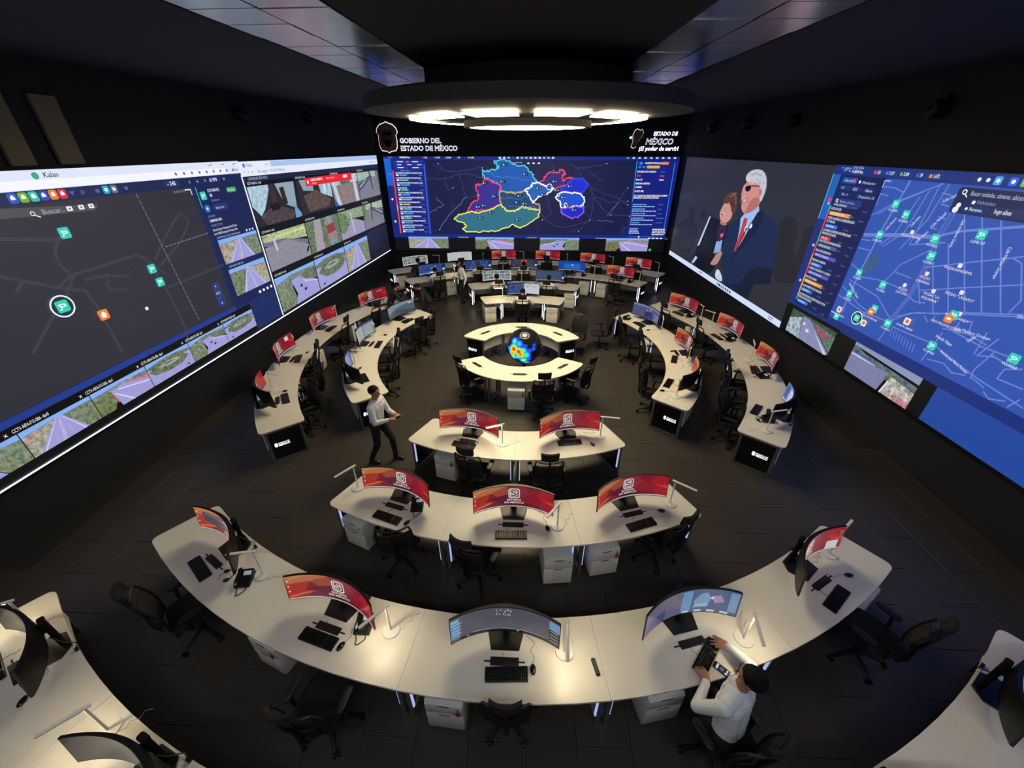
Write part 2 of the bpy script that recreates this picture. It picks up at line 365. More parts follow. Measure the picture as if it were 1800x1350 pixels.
ROADS = [[(-4.35,4.75),(-3.85,4.46),(-3.14,4.42),(-2.61,4.54),(-2.04,4.58)],
[(-4.68,4.11),(-3.78,4.15),(-3.15,4.31),(-2.06,4.19)],
[(-3.85,4.46),(-4.08,4.75)],
[(-3.15,4.31),(-2.85,3.35),(-2.31,3.43)],
[(-2.85,3.35),(-3.43,2.84),(-3.83,2.46),(-4.26,1.89)],
[(-3.88,4.11),(-3.73,3.67),(-3.46,3.75)],
[(1.97,4.76),(2.33,4.55),(2.93,4.63),(3.59,4.76)],
[(2.33,4.55),(2.53,4.24),(2.92,3.85),(3.14,3.37),(3.64,2.88),(4.03,2.59)],
[(3.14,3.37),(3.96,3.13),(4.75,3.21)],
[(3.14,3.37),(3.06,2.37),(2.56,1.85)],
[(0.63,2.7),(0.96,2.36),(1.34,2.1),(1.9,2.02),(3.06,2.37)],
[(4.03,2.59),(4.38,3.29),(4.67,3.78)],
[(2.92,3.85),(3.56,3.53),(4.2,3.37),(4.77,3.05)],
[(4.03,2.59),(4.93,2.55)],
[(0.92,3.36),(1.22,2.7),(0.78,2.36)],
[(1.12,4.76),(1.22,4.47)],
[(3.85,2.54),(4.32,3.13)],
[(3.42,2.37),(4.16,2.29)],
[(-4.31,3.34),(-3.97,3.01),(-4.65,2.67)],
[(-1.91,4.46),(-1.39,4.23),(-0.69,4.16),(0.19,4.08)],
[(-1.23,3.35),(-0.51,3.27),(0.38,3.44)],
[(-0.87,3.02),(-0.15,2.86),(0.4,2.95)]]
PINS = [(-1.02,4.71),(-0.08,4.33),(-1.13,4.02),(-1.97,3.95),(-0.33,3.41),(-1.54,3.39),(-0.44,3.13),(-0.1,3.08),(-2.04,2.99),(-1.7,2.68),(-2.19,2.44),(-0.4,2.37),(1.28,4.03),(0.55,3.74),(2,3.83),(1.39,3.66),(0.78,3.47),(1.72,3.36),(2.01,3),(2.27,2.81),(-2.33,2.93)]
MAN = {'suit':[(13.53,3.79),(12.93,3.65),(12.46,3.55),(12.34,3.36),(12.14,2.9),(11.98,2.37),(11.9,1.96),(14.29,1.26),(14.91,1.79),(15.14,2.61),(15.05,3.1),(14.45,3.41),(14.34,3.55)],
'lapel':[(13.53,3.79),(13.17,3.7),(13.33,3.19),(13.72,2.7),(14.38,2.06),(14.23,2.36),(13.93,2.84),(13.75,3.3)],
'arm':[(12.79,2.26),(11.98,2.37),(11.9,1.96),(13.37,1.52),(13.3,1.87)],
'shirt':[(14.32,3.52),(13.6,3.86),(13.5,3.74),(13.75,3.3),(13.93,2.84),(14.23,2.36),(14.29,2.77),(14.33,3.08),(14.44,3.38)],
'tie':[(14.24,3.44),(14.01,3.44),(14.01,3.26),(13.91,2.97),(14.23,2.36),(14.32,2.44),(14.24,3.04)],
'face':[(14.79,4.34),(14.55,4.47),(13.92,4.51),(13.7,4.33),(13.6,4.15),(13.57,3.86),(13.94,3.63),(14.3,3.54),(14.48,3.62),(14.59,3.7),(14.61,3.85),(14.77,4.01),(14.8,4.19)],
'shade':[(14.13,4.01),(13.72,4.11),(13.57,3.86),(13.94,3.63),(14.3,3.54),(14.24,3.71)],
'hair':[(14.7,4.46),(14.8,4.57),(14.69,4.72),(14.39,4.81),(13.98,4.82),(13.7,4.71),(13.54,4.53),(13.46,4.3),(13.52,4.02),(13.6,3.96),(13.76,4.33),(13.91,4.44),(14.31,4.48),(14.53,4.43)],
'ear':[(13.84,4.32),(13.69,4.32),(13.61,4.18),(13.75,4.1)],
'glasses':[(14.65,4.32),(14.32,4.38),(14.29,4.24),(14.48,4.16),(14.63,4.23)],
'temple':[(14.34,4.37),(13.84,4.39),(13.83,4.37),(14.32,4.34)],
'mouth':[(14.64,3.9),(14.34,4.02),(14.36,3.95),(14.57,3.84)],
'teeth':[(14.59,3.9),(14.37,3.99),(14.4,3.94),(14.55,3.87)]}
WOMAN = {'suit':[(16.68,3.13),(16.26,3.15),(15.76,3.14),(15.05,3.1),(15.14,2.61),(15.1,2.28),(15.69,2.01),(15.32,1.58),(15.54,1.3),(15.78,1.25),(17.35,1.21),(17.17,2),(16.89,2.7)],
'edge':[(16.68,3.13),(16.57,3.15),(16.99,2.03),(17.16,1.97)],
'shirt':[(15.68,2.42),(15.27,2.56),(15.21,2.18),(15.68,1.99)],
'scarf':[(15.79,3.05),(15.13,3.05),(15.28,2.59),(15.5,2.41),(15.81,2.66)],
'knot':[(15.59,2.7),(15.25,2.8),(15.35,2.57)],
'face':[(15.93,3.44),(15.78,3.72),(15.5,3.88),(15.11,3.6),(15,3.33),(15.28,3.11),(15.74,3.11),(15.93,3.29)],
'neck':[(15.83,3.13),(15.26,3.15),(15.23,3.03),(15.68,3)],
'hair':[(15.87,3.87),(15.6,4.06),(15.27,4.1),(15,3.99),(14.86,3.76),(14.88,3.44),(15.07,3.45),(15.25,3.62),(15.43,3.76),(15.66,3.72),(15.88,3.69)],
'lite':[(15.81,3.91),(15.52,4.05),(15.34,3.99),(15.57,3.87)],
'mouth':[(15.84,3.38),(15.59,3.36),(15.71,3.3)],
'hands':[(15.63,1.76),(15.41,2.11),(15.06,2.23),(15.07,2),(15.24,1.67),(15.78,1.56)],
'frill':[(15.19,1.58),(14.85,1.56),(14.47,1.25),(15.16,1.23)],
'cuff':[(17.36,1.23),(17.1,1.6),(16.9,1.56),(17.14,1.3)]}
SHADES = [[(19.51,2.57),(18.48,2.8),(18.71,3.01),(18.65,3.29),(18.18,3.31),(17.98,2.95),(18,2.71),(17.49,2.72),(17.34,1.56),(19.58,1.33)],
[(17.51,2.94),(17.51,3.27),(16.98,3.32),(16.85,3.11)],
[(12.39,3.51),(12.25,3.69),(11.99,3.81),(11.64,3.73),(11.4,3.32),(11.46,3.05),(11.16,2.83),(11.24,3.35),(11.26,3.59),(10.94,3.79),(10.55,3.24),(10.61,2.39),(11.91,1.97),(12.09,2.91)]]
LROADS = [[(6.54,4.12),(6.44,4.04),(6.36,3.91),(6.35,3.72),(6.43,3.56),(6.6,3.56),(7.68,3.61),(7.86,3.44),(7.98,2.75),(8.02,1.98),(7.9,1.41)],
[(5.54,3.78),(5.76,3.65),(6.15,3.43),(6.43,3.56)],
[(6.44,3.53),(6.18,3.27),(5.78,2.98),(5.36,2.64)],
[(8,3.43),(8.26,3.65),(8.83,4.08),(9.04,4.18),(9.18,4.04),(9.05,3.87),(8.64,3.57),(8.09,3.32)],
[(7.68,3.61),(7.91,3.39),(8.1,3.13)],
[(5.8,4.25),(6.45,4.12),(6.72,4.15)],
[(6.15,3.43),(6.5,3.27),(6.55,2.96),(6.56,2.09)],
[(8.04,2.87),(8.85,2.89),(9.69,2.92)],
[(5.61,3.53),(5.76,3.65)],
[(6.96,3.41),(6.88,3.16),(7.18,3.09)],
[(6.59,3.43),(6.96,3.41),(7.37,3.27)]]
STREETS = [[(8.82,4.85),(8.97,3.97),(9.05,3.12),(9.09,2.18)],
[(7.69,4.46),(7.73,4.06),(7.69,3.68),(7.72,2.97),(7.85,2.46)],
[(7.76,4.45),(7.8,4.05),(7.75,3.69),(7.77,2.95),(7.89,2.48)],
[(9.35,3.8),(8.31,3.98),(7.81,4.03),(7.5,4.17),(6.61,4.39)],
[(9.34,3.77),(8.32,3.95),(7.79,4)],
[(7.53,4.44),(6.71,3.03)],
[(7.24,4.44),(6.48,3.11)],
[(6.94,4.42),(6.24,3.2)],
[(7.54,3.97),(6.95,2.94)],
[(6.51,3.96),(6.36,3.92),(6.09,3.44),(6.14,3.24)],
[(7.72,3.51),(7.12,3.74),(6.51,3.96),(6.39,4.01)],
[(7.61,3.12),(6.84,3.41),(6.18,3.65)],
[(7.79,3.8),(8.23,3.43),(8.27,3.29),(8.43,3.01)],
[(9.43,4.18),(8.88,4.5),(8.14,4.85)],
[(9.37,4.71),(9.09,4.71),(8.88,4.66)],
[(9.46,4.36),(9.38,4.58),(9.17,4.56)],
[(8.27,3.29),(7.89,3.27)],
[(9.03,2.98),(8.56,3.05),(8.13,3.05),(7.82,2.99)],
[(9.38,3.18),(9.1,3.1)],
[(9.42,3.52),(9.05,3.53)],
[(9.36,3.69),(9.12,3.71)],
[(8.19,4.85),(8.21,4.07),(8.23,3.81),(7.89,3.89),(7.6,3.97)],
[(8.03,4.84),(8.11,4.27),(8.38,3.7)],
[(8.34,4.71),(8.45,3.98),(8.78,3.67)],
[(8.47,4.61),(8.64,3.92),(8.86,3.68)],
[(9.23,4.21),(8.77,4.53),(8.44,4.7)],
[(8.08,4.71),(7.92,4.69)],
[(8.01,4.54),(7.85,4.52)],
[(7.94,4.34),(7.81,4.33)],
[(7.99,4.15),(7.86,4.15)],
[(7.78,2.55),(7.45,2.75),(7.11,2.85),(6.78,3),(5.96,3.27)],
[(9.24,2.86),(8.38,2.75),(7.88,2.45)],
[(9.34,2.68),(8.73,2.46),(8.39,2.4)],
[(7.82,2.99),(7.6,2.91),(7.4,2.95)],
[(7.63,3.63),(7.18,2.85)],
[(7.73,3.29),(7.48,2.9)],
[(7.29,2.74),(7.18,2.67)],
[(7.12,2.8),(7.1,2.71)],
[(7.85,2.43),(7.58,2.69),(6.95,2.92),(5.94,3.24)],
[(7.83,2.4),(7.91,1.94)],
[(9.46,2.47),(8.56,2.36),(7.94,2.39)],
[(7.76,2.34),(7.35,2.35),(6.91,2.37),(6.46,2.26),(5.99,2.17),(5.27,2.08)],
[(6.85,2.6),(6.93,2.02)],
[(6.7,2.69),(6.21,2.64),(5.77,2.66)],
[(6.89,2.67),(6.47,2.74),(6.15,2.69)],
[(6.18,2.49),(5.94,2.58)],
[(6.24,2.86),(6.23,2.49)],
[(6.08,2.12),(6.1,2.28),(5.99,2.66)],
[(6.52,2.95),(6.47,2.74)],
[(6.05,2.84),(6.18,2.49)],
[(5.56,2.57),(5.75,2.47),(5.76,2.3),(5.41,2.32)],
[(5.81,2.03),(5.7,1.95),(5.5,2.05)],
[(6.85,2.09),(6.56,2.15),(6.37,2.07),(6.17,2.13)],
[(5.43,1.99),(5.36,2.17)],
[(5.69,2.53),(6.02,2.59)],
[(6.08,2.15),(5.84,2.09)],
[(6.69,2.86),(6.68,2.7)]]

# ---------------------------------------------------------------- camera pictures (unit square, viewed upright)
GREEN, DRY, ROADC, SKY = '76836a', 'a5a08c', 'a09cd6', '86aef0'
def feed(cv, x0, y0, x1, y1, kind, flip=False):
    def P(s):
        o = []
        for a in s.split():
            u, v = map(float, a.split(',')); u /= 100; v /= 100
            if flip: u = 1-u
            o.append((x0+(x1-x0)*u, y0+(y1-y0)*v))
        return o
    p = lambda c, s, g=0: cv.poly(c, P(s), g)
    if kind == 'highway':
        p(SKY, '0,100 0,78 100,84 100,100'); p('6f7f95', '0,80 40,86 100,86 100,70 0,66', .6); p(DRY, '0,78 48,84 20,0 0,0', .8)
        p(GREEN, '100,82 55,84 72,0 100,0', .8); p(ROADC, '46,86 56,86 80,0 8,0', .1); p('b5b3d8', '50,86 52,86 46,0 40,0', .2)
        p('c9cbe8', '47,86 48,86 16,0 13,0'); p('c9cbe8', '54,86 55,86 76,0 73,0'); p('b08a86', '0,70 30,80 0,55', .7)
    elif kind == 'red_highway':
        p(SKY, '0,100 0,80 100,82 100,100'); p('7c8a86', '0,82 50,88 100,84 100,60 0,60', .8); p('6d7752', '0,66 45,80 25,0 0,0', .9); p(ROADC, '30,74 60,82 100,50 100,0 38,0', .1)
        p('c7768c', '55,82 100,64 100,50 60,74', .3); p('e2e0f4', '42,70 100,40 100,36 42,66'); p('d8d6ee', '36,60 62,0 58,0 34,58'); p('b5584e', '30,70 36,20 33,18 28,64', .3)
    elif kind == 'curve':
        p(SKY, '0,100 0,70 100,86 100,100'); p('78867a', '0,80 40,92 100,88 100,60 0,60', .8); p(GREEN, '0,74 34,60 38,20 30,0 0,0', .9); p(ROADC, '34,74 60,78 100,40 100,0 32,0 42,30', .1)
        p('68745e', '62,80 80,86 100,80 100,46 70,60 58,70', .8); p('c8ccec', '60,74 68,56 100,40 100,37 66,53'); p('23242c', '52,50 57,52 58,44 53,42'); p('23242c', '60,34 66,36 67,28 61,26')
    elif kind == 'roundabout':
        p(SKY, '0,100 0,76 100,76 100,100'); p('6b7668', '0,80 30,90 70,90 100,80 100,60 0,60', .8); p(ROADC, '0,70 100,70 100,0 0,0', .1)
        p('66745a', '6,52 20,74 55,84 88,76 98,58 88,40 60,28 28,30', .9); p('9aa09a', '24,58 40,72 62,74 78,66 70,56 44,50', .8); p('5c6a50', '36,62 50,68 64,66 56,60', .7); p('2a2b33', '12,14 18,16 18,10 12,8')
    elif kind == 'office':
        p('272326', '0,0 100,0 100,100 0,100', .2); p('a9c6d8', '0,100 0,52 12,26 22,40 30,60 44,100', .5); p('3a2d28', '40,100 50,100 52,50 40,44', .2); p('8fa3b4', '54,100 98,100 92,26 66,44', .1)
        p('2c2522', '62,88 72,90 74,44 64,40', .1); p('4a3f44', '10,24 30,40 60,38 88,20 80,0 20,0', .9); p('6e97c8', '88,40 100,10 100,0 84,0', .1); p('151417', '34,50 52,52 54,34 36,32')
    elif kind == 'hall':
        p('2a272b', '0,0 100,0 100,100 0,100', .3); p('8aa0b2', '10,100 46,100 44,64 16,70', .1); p('a8c4d4', '60,90 100,86 98,34 64,54', .8); p('5a4a44', '14,56 52,66 90,30 84,8 20,6', .8); p('bfe0ee', '74,88 82,88 80,52 75,54')
    elif kind == 'square':
        p('aebfcf', '0,100 100,100 100,70 0,66', .6); p('8b7a78', '0,66 100,72 100,0 0,0', .6); p('c3c9d8', '0,100 10,100 24,0 10,0', .2); p('c3c9d8', '80,100 90,100 96,0 82,0', .2); p('5d6f5c', '30,88 70,94 70,70 32,68', .9); p('2d5aa0', '0,30 14,0 0,0')
    elif kind == 'street':
        p('a4b6a0', '0,100 100,100 100,74 0,70', .8); p('7d7c88', '0,70 100,80 100,0 0,0', .3); p('4f5768', '0,58 60,86 70,80 0,30', .2); p('c9cddd', '6,50 40,74 38,70 4,44'); p('3d4a3e', '54,100 60,100 66,30 60,30', .3); p('6a7a54', '84,100 100,100 100,40 90,50', .8)
    elif kind == 'plaza':
        p('a9b58c', '0,100 100,100 100,60 0,80', .8); p('6e7286', '0,80 40,78 100,52 100,40 0,70', .2); p('8c8a98', '0,66 50,72 100,36 100,0 0,0', .3); p('c6c8da', '20,84 24,84 26,50 22,50'); p('c9d48a', '30,90 96,94 96,84 30,84', .5); p('1d1d22', '90,20 98,34 98,24 92,10')
    elif kind == 'aerial':
        p('68785c', '0,0 100,0 100,100 0,100', .95); p('a49aa8', '24,100 44,100 40,0 14,0', .3); p('8a3d42', '58,70 84,74 86,44 60,40', .3); p('9a7c84', '56,42 86,46 88,22 58,18', .4); p('78909c', '62,18 86,22 86,4 62,0', .7); p('8e8a92', '56,100 80,100 80,76 58,72', .6)
    elif kind == 'bare':
        p('8fa07c', '0,100 100,100 100,60 0,70', .7); p('9a97b2', '0,66 60,62 100,40 100,0 0,0', .15); p('66805a', '0,100 30,90 40,50 14,20 0,30', .9); p('d0d0e4', '46,90 49,90 55,10 52,10')
    elif kind == 'avenue':
        p('405248', '0,100 100,100 100,60 0,60', .9); p('9fb0b8', '0,60 26,86 34,0 0,0', .95); p('878bb4', '28,92 44,92 100,10 92,0 34,0', .15); p('5a7464', '46,92 100,80 100,14', .9); p('c9cbd8', '60,60 98,4 92,0', .2); p('a05068', '60,84 90,72 88,50 66,60', .6); p('d4dcf0', '32,70 37,72 38,62 33,60'); p('d4dcf0', '42,52 48,54 50,42 43,40')
    elif kind == 'yard':
        p('8b93b8', '0,100 100,100 100,78 0,90', 0); p('5c6c74', '0,92 20,80 60,76 100,70 100,50 0,56', .95); p('3f62a8', '0,70 34,72 40,58 0,54', .3); p('b8c0d2', '0,66 40,64 42,60 0,58', .2); p('7c7fa6', '0,56 62,64 56,0 0,0', .12)
        p('5a6c44', '62,66 72,60 66,36 58,46', .9); p('b4b0aa', '66,60 100,50 100,0 62,0', .95); p('c0808a', '78,14 100,20 100,0 80,0', .8); p('d8dae8', '60,0 63,0 66,44 64,44', .3)
def chip(cv, x, y, col, h, asp, w=None, txt=None):
    w = w or h; cv.rrect(col, x, y, x+asp*w, y+h, h*.25, 1) if asp > 0 else cv.rrect(col, x-w, y, x, y+h, h*.25)
def cam_icon(cv, x, y, s, col='34ccb8', asp=1, ring=False):
    if ring: cv.disc('e8f4f4', x, y, s*.95, n=24); cv.disc('17323a', x, y, s*.82, n=24)
    cv.rrect(col, x-s/2, y-s/2, x+s/2, y+s/2, s*.16)
    cv.poly('eafffa', [(x-asp*s*.32, y+s*.22), (x+asp*s*.2, y+s*.2), (x+asp*s*.34, y), (x+asp*s*.05, y-s*.1), (x-asp*s*.2, y-s*.02)])
    cv.poly(col, [(x-asp*s*.2, y+s*.14), (x+asp*s*.14, y+s*.12), (x+asp*s*.18, y+s*.02), (x-asp*s*.05, y)])
    cv.line('eafffa', s*.07, [(x-asp*s*.1, y-s*.05), (x-asp*s*.18, y-s*.25), (x-asp*s*.32, y-s*.25)])
def words(cv, x, y, h, n, col, asp, seed):       # a run of blurred small writing
    rnd = random.Random(seed)
    for k in range(n):
        ww = h*rnd.uniform(.9, 3.2); cv.rect(col, x, y, x+asp*ww, y+h*.8) if asp > 0 else cv.rect(col, x-ww, y, x, y+h*.8); x += asp*(ww+h*.45)
    return x

# ---------------------------------------------------------------- left LED wall
LROOT = Vector((lx(9.5), 9.5, .9))
def lfn(s, z, d): return (lx(s)+d-LROOT.x, s-LROOT.y, z-LROOT.z)
LW = thing('video_wall', 'long wall screen with a dark road map, side panel and grid of camera pictures', 'screen', LROOT)
mb = MB().prism([(lx(-1.5,.0)-LROOT.x,-1.5-LROOT.y),(lx(20.6)-LROOT.x,20.6-LROOT.y),(lx(20.6,.12)-LROOT.x,20.6-LROOT.y),(lx(-1.5,.12)-LROOT.x,-1.5-LROOT.y)], .06, 4.2)
part('panel_body', mb, M_BLK, LW, smooth=False)
mb = MB().tube([lfn(-1.5, 1.02, .015), lfn(20.6, .955, .015)], .010, 6)
part('light_strip', mb, M_STRIP, LW)
cv = Canvas(lfn)                                   # browser windows
cv.rect('17275a', -1.5, 1.06, 11.3, 5.09); cv.rect('dfe6fb', -1.5, 4.83, 11.33, 5.1); cv.rect('cdd9f6', -1.5, 4.965, 6.0, 5.1); cv.rect('f4f6ff', 6.1, 4.84, 10.8, 4.965)
cv.text('Kalan', 6.78, 4.99, .075, '2a2c38', bold=.01); cv.disc('2aa58c', 6.67, 5.02, .05)
for k in range(9): cv.disc('6a7080' if k != 6 else 'c02838', 9.3+k*.22, 4.91, .03)
cv.text('Chat', 11.08, 4.885, .06, '30323c')
for k in range(3): cv.line('50545e', .012, [(10.3+k*.4, 5.03), (10.42+k*.4, 5.05)])
cv.rect('16244f', -1.5, 4.645, 11.3, 4.83)
for x, c in zip((6.22, 6.36, 6.50, 6.64, 6.78, 6.92), ('2456c8', '6fae3a', '2fc0a0', '2a48b8', 'f07a2a', 'dc2f3e')):
    cv.rrect(c, x-.062, 4.675, x+.062, 4.815, .03); cv.rect('f2f6ff', x-.03, 4.725, x+.03, 4.765); cv.rect('f2f6ff', x-.018, 4.765, x+.018, 4.785)
cv.poly('6a4ab0', [(7.03,4.77),(7.11,4.77),(7.07,4.7)])
for x, c in ((7.24, '44507c'), (7.5, '55608c'), (8.05, '55608c')): cv.rrect(c, x-.035, 4.71, x+.035, 4.77, .02)
for x, c in ((7.66, '1ea0cc'), (7.81, '6a7488')): cv.rrect(c, x-.062, 4.68, x+.062, 4.81, .03); cv.disc('f0f6ff', x, 4.745, .03)
cv.rrect('243264', 8.9, 4.68, 9.3, 4.8, .05); cv.text('- 245', 8.98, 4.71, .075, 'dfe6ff', bold=.02)
for x, t in ((9.55, '0'), (9.75, '16'), (9.98, '15'), (10.6, '40')): cv.text(t, x, 4.71, .06, '9fb0e0')
cv.rrect('243264', 10.12, 4.68, 10.5, 4.8, .05); cv.text('& 970', 10.17, 4.71, .07, 'dfe6ff', bold=.02)
cv.build('browser_window', M_WALLSCREEN, LW)
cv = Canvas(lfn, .0002); cv.z = .004              # dark map
cv.rect('2e2e39', -1.5, 1.92, 9.55, 4.645)
for r_ in LROADS: cv.line('3b3b48', .05, r_)
for k in range(14): cv.line('34343f', .014, [(6.7+k*.09, 3.3-k*.02), (6.75+k*.1, 2.3)]); cv.line('34343f', .014, [(6.6, 2.4+k*.07), (7.7, 2.45+k*.08)])
for k in range(26):
    z0 = 4.62-k*.102; cv.line('8a8a96', .012, [(8.2+k*.0085, z0), (8.205+k*.0085, z0-.07)])
for k in range(12): cv.line('8a8a96', .012, [(8.34+k*.104, 3.62+k*.005), (8.41+k*.104, 3.625+k*.005)])
cv.poly('4a4d55', [(-1.5, 4.64), (6.0, 4.63), (7.39, 4.54), (7.3, 4.45), (5.94, 4.5), (-1.5, 4.42)])
cv.text('Buscar...', 6.48, 4.49, .075, 'a9adb8'); cv.line('e8eaf0', .016, [(6.38, 4.49), (6.43, 4.46)]); cv.disc('e8eaf0', 6.35, 4.52, .035); cv.disc('4a4d55', 6.35, 4.52, .022)
for x in (6.9, 7.09, 7.26): cv.rrect('eceef4', x-.045, 4.49, x+.045, 4.56, .01); cv.rect('4a4d55', x-.012, 4.51, x+.012, 4.54)
cam_icon(cv, 6.64, 4.19, .17); cam_icon(cv, 7.84, 3.30, .17); cam_icon(cv, 7.89, 3.02, .17); cam_icon(cv, 6.05, 3.15, .19, ring=True)
cv.rrect('f08030', 6.48, 2.72, 6.66, 2.9, .03); cv.poly('ffffff', [(6.57,2.87),(6.63,2.81),(6.51,2.81)]); cv.rect('ffffff', 6.53, 2.76, 6.61, 2.82)
cv.disc('f2f4f8', 7.37, 2.64, .035)
cv.rrect('2a3a72', 9.1, 2.05, 9.35, 2.62, .06); cv.text('+', 9.18, 2.5, .07, 'dfe8ff'); cv.text('13.5', 9.13, 2.34, .06, 'dfe8ff'); cv.text('-', 9.19, 2.22, .07, 'dfe8ff'); cv.disc('7fb0ff', 9.22, 2.12, .025)
cv.line('e8f0ff', .02, [(9.35,4.6),(9.5,4.6),(9.5,4.5)]); cv.text('10.8541°N', 9.02, 4.56, .05, '8a8f9c')
cv.build('road_map', M_WALLSCREEN, LW)
cv = Canvas(lfn); cv.z = .004                      # side panel
cv.rect('152150', 9.62, 1.86, 11.27, 4.645); cv.line('2fd0c8', .02, [(9.68, 4.62), (9.68, 4.2)])
cam_icon(cv, 9.83, 4.44, .17); cv.text('CCTV-AIFA-F12-', 10.0, 4.5, .065, 'f0f4ff', bold=.01, sx=.6); cv.text('005', 10.02, 4.4, .065, 'f0f4ff', bold=.01, sx=.6); cv.text('Gobierno', 10.02, 4.3, .05, '8090c0')
cv.rrect('3aa860', 10.62, 4.44, 10.95, 4.55, .04); cv.text('En línea', 10.66, 4.47, .055, 'eafff0')
cv.rrect('1c70d0', 9.74, 4.09, 9.9, 4.25, .05); cv.rrect('22306c', 9.98, 4.09, 10.5, 4.24, .05); cv.text('Reporte', 10.08, 4.13, .06, 'b8c8f0'); cv.disc('e8f4ff', 9.82, 4.17, .03)
cv.text('GRUPO', 9.75, 3.98, .05, '7f90c4'); cv.text('CAMARAS AIFA', 9.75, 3.88, .06, 'f0f4ff', bold=.01, sx=.7)
cv.text('DIRECCIÓN', 9.75, 3.78, .05, '7f90c4'); cv.text('Circuito Exterior Mexiquense km 33 Santa', 9.75, 3.68, .052, 'f0f4ff', sx=.66); cv.text('Lucía, 55600 Zumpango de Ocampo, Méx.', 9.75, 3.595, .052, 'f0f4ff', sx=.66)
for k in range(3): cv.rect('dfe6ff', 10.85+k*.12, 3.5, 10.9+k*.12, 3.55)
cv.text('CAMARAS (2)', 9.78, 3.5, .05, '9fb0e0')
cv.text('CCTV-AIFA-F12-005 -dav1', 9.85, 2.8, .05, 'b8c4ea', sx=.7); cv.text('CCTV-AIFA-F12-005 -dav0', 10.2, 3.5, .045, 'b8c4ea', sx=.6)
for k in range(4): cv.rect('f0f4ff', 10.6+k*.17, 1.92, 10.68+k*.17, 1.99)
cv.build('side_panel', M_WALLSCREEN, LW)
def lfeed(x0, z0, x1, z1, kind, flip=False, root=LW, fn=lfn):
    cv = Canvas(fn); cv.z = .009; feed(cv, x0, z0, x1, z1, kind, flip); cv.build('camera_feed', M_WALLSCREEN, root)
lfeed(9.78, 2.9, 11.21, 3.47, 'highway'); lfeed(9.79, 2.1, 11.2, 2.76, 'highway', True)
cv = Canvas(lfn); cv.z = .004                      # caption strip under the map
cv.rect('1f3a8c', -1.5, 1.79, 9.6, 1.9); cv.rect('060608', -1.5, 1.06, 10.12, 1.79); cv.rect('182a60', 10.12, 1.06, 11.27, 1.86)
for k in range(5): cv.text('CCTV-AIFA-F15-%s -dav%d' % (('006', '006', '005', '005', '005')[k], (0, 1, 1, 1, 0)[k]), 4.56+k*1.105, 1.675, .06, 'f4f4f8', sx=.55); cv.text('x', 4.45+k*1.105, 1.675, .07, 'e8e8f0')
cv.build('caption_strip', M_WALLSCREEN, LW)
for k, (kd, fl) in enumerate((('curve', True), ('highway', False), ('red_highway', False), ('roundabout', True), ('curve', False), ('roundabout', False))):
    lfeed(3.49+k*1.105, 1.18, 4.58+k*1.105, 1.645, kd, fl)
for k, kd in enumerate(('highway', 'plaza', 'curve')): lfeed(.15+k*1.105, 1.18, 1.24+k*1.105, 1.645, kd)
cv = Canvas(lfn); cv.z = .004                      # second browser window with the camera grid
cv.rect('08080c', 11.3, 1.0, 20.55, 4.76); cv.rect('1a1e34', 18.2, 1.0, 20.55, 2.2); cv.rect('e6ebfb', 11.3, 4.74, 20.55, 5.08); cv.rect('a9c4ee', 12.65, 4.93, 20.55, 5.07)
cv.line('f4f8ff', .05, [(11.3, 1.03), (11.3, 4.76)]); cv.rect('1c2238', 11.33, 4.6, 20.5, 4.74)
cv.disc('3a78d8', 11.5, 4.99, .05); cv.text('Kalan', 11.6, 4.96, .08, '30343e'); cv.text('x  +', 12.4, 4.96, .08, '30343e'); cv.text('<   >   o', 11.42, 4.8, .08, '555a66'); cv.text('No seguro   10.10.10.150/cctv', 12.0, 4.8, .075, '30343e')
for k in range(4): cv.disc('4a4e5a', 19.8+k*.18, 4.83, .03)
cv.text('CAMARAS EN VIVO', 11.5, 4.645, .07, 'b0b8d0')
for r_, z in enumerate((4.545, 3.33, 2.14)):
    for k in range(4 if r_ < 2 else 3): cv.text('CCTV-AIFA-%02d -dav0' % (k+4*r_+1), 11.42+k*2.26, z, .06, 'e6e8f0', sx=.8)
cv.build('browser_window', M_WALLSCREEN, LW)
for r_, (z0, z1, ks) in enumerate(((3.5, 4.5, ('office', 'hall', 'square', 'street')), (2.3, 3.28, ('plaza', 'aerial', 'bare', 'street')), (1.08, 2.09, ('curve', 'roundabout', 'highway')))):
    for k, kd in enumerate(ks): lfeed(11.36+k*2.265, z0, 13.58+k*2.265, z1, kd, r_ == 1 and k == 3)
cv = Canvas(lfn); cv.z = .014
cv.rrect('e8222e', 14.2, 4.3, 17.63, 4.54, .04); cv.text('EVENTO ABIERTO', 14.55, 4.43, .07, 'ffffff', bold=.02); cv.text('Robo de vehículo', 15.6, 4.43, .06, 'ffd8d8'); cv.text('Tecámac', 14.6, 4.34, .06, 'ffd8d8'); cv.rrect('f6eaea', 16.9, 4.4, 17.25, 4.49, .03); cv.disc('ffe9c0', 14.36, 4.42, .06)
cv.build('alert_banner', M_WALLSCREEN, LW)

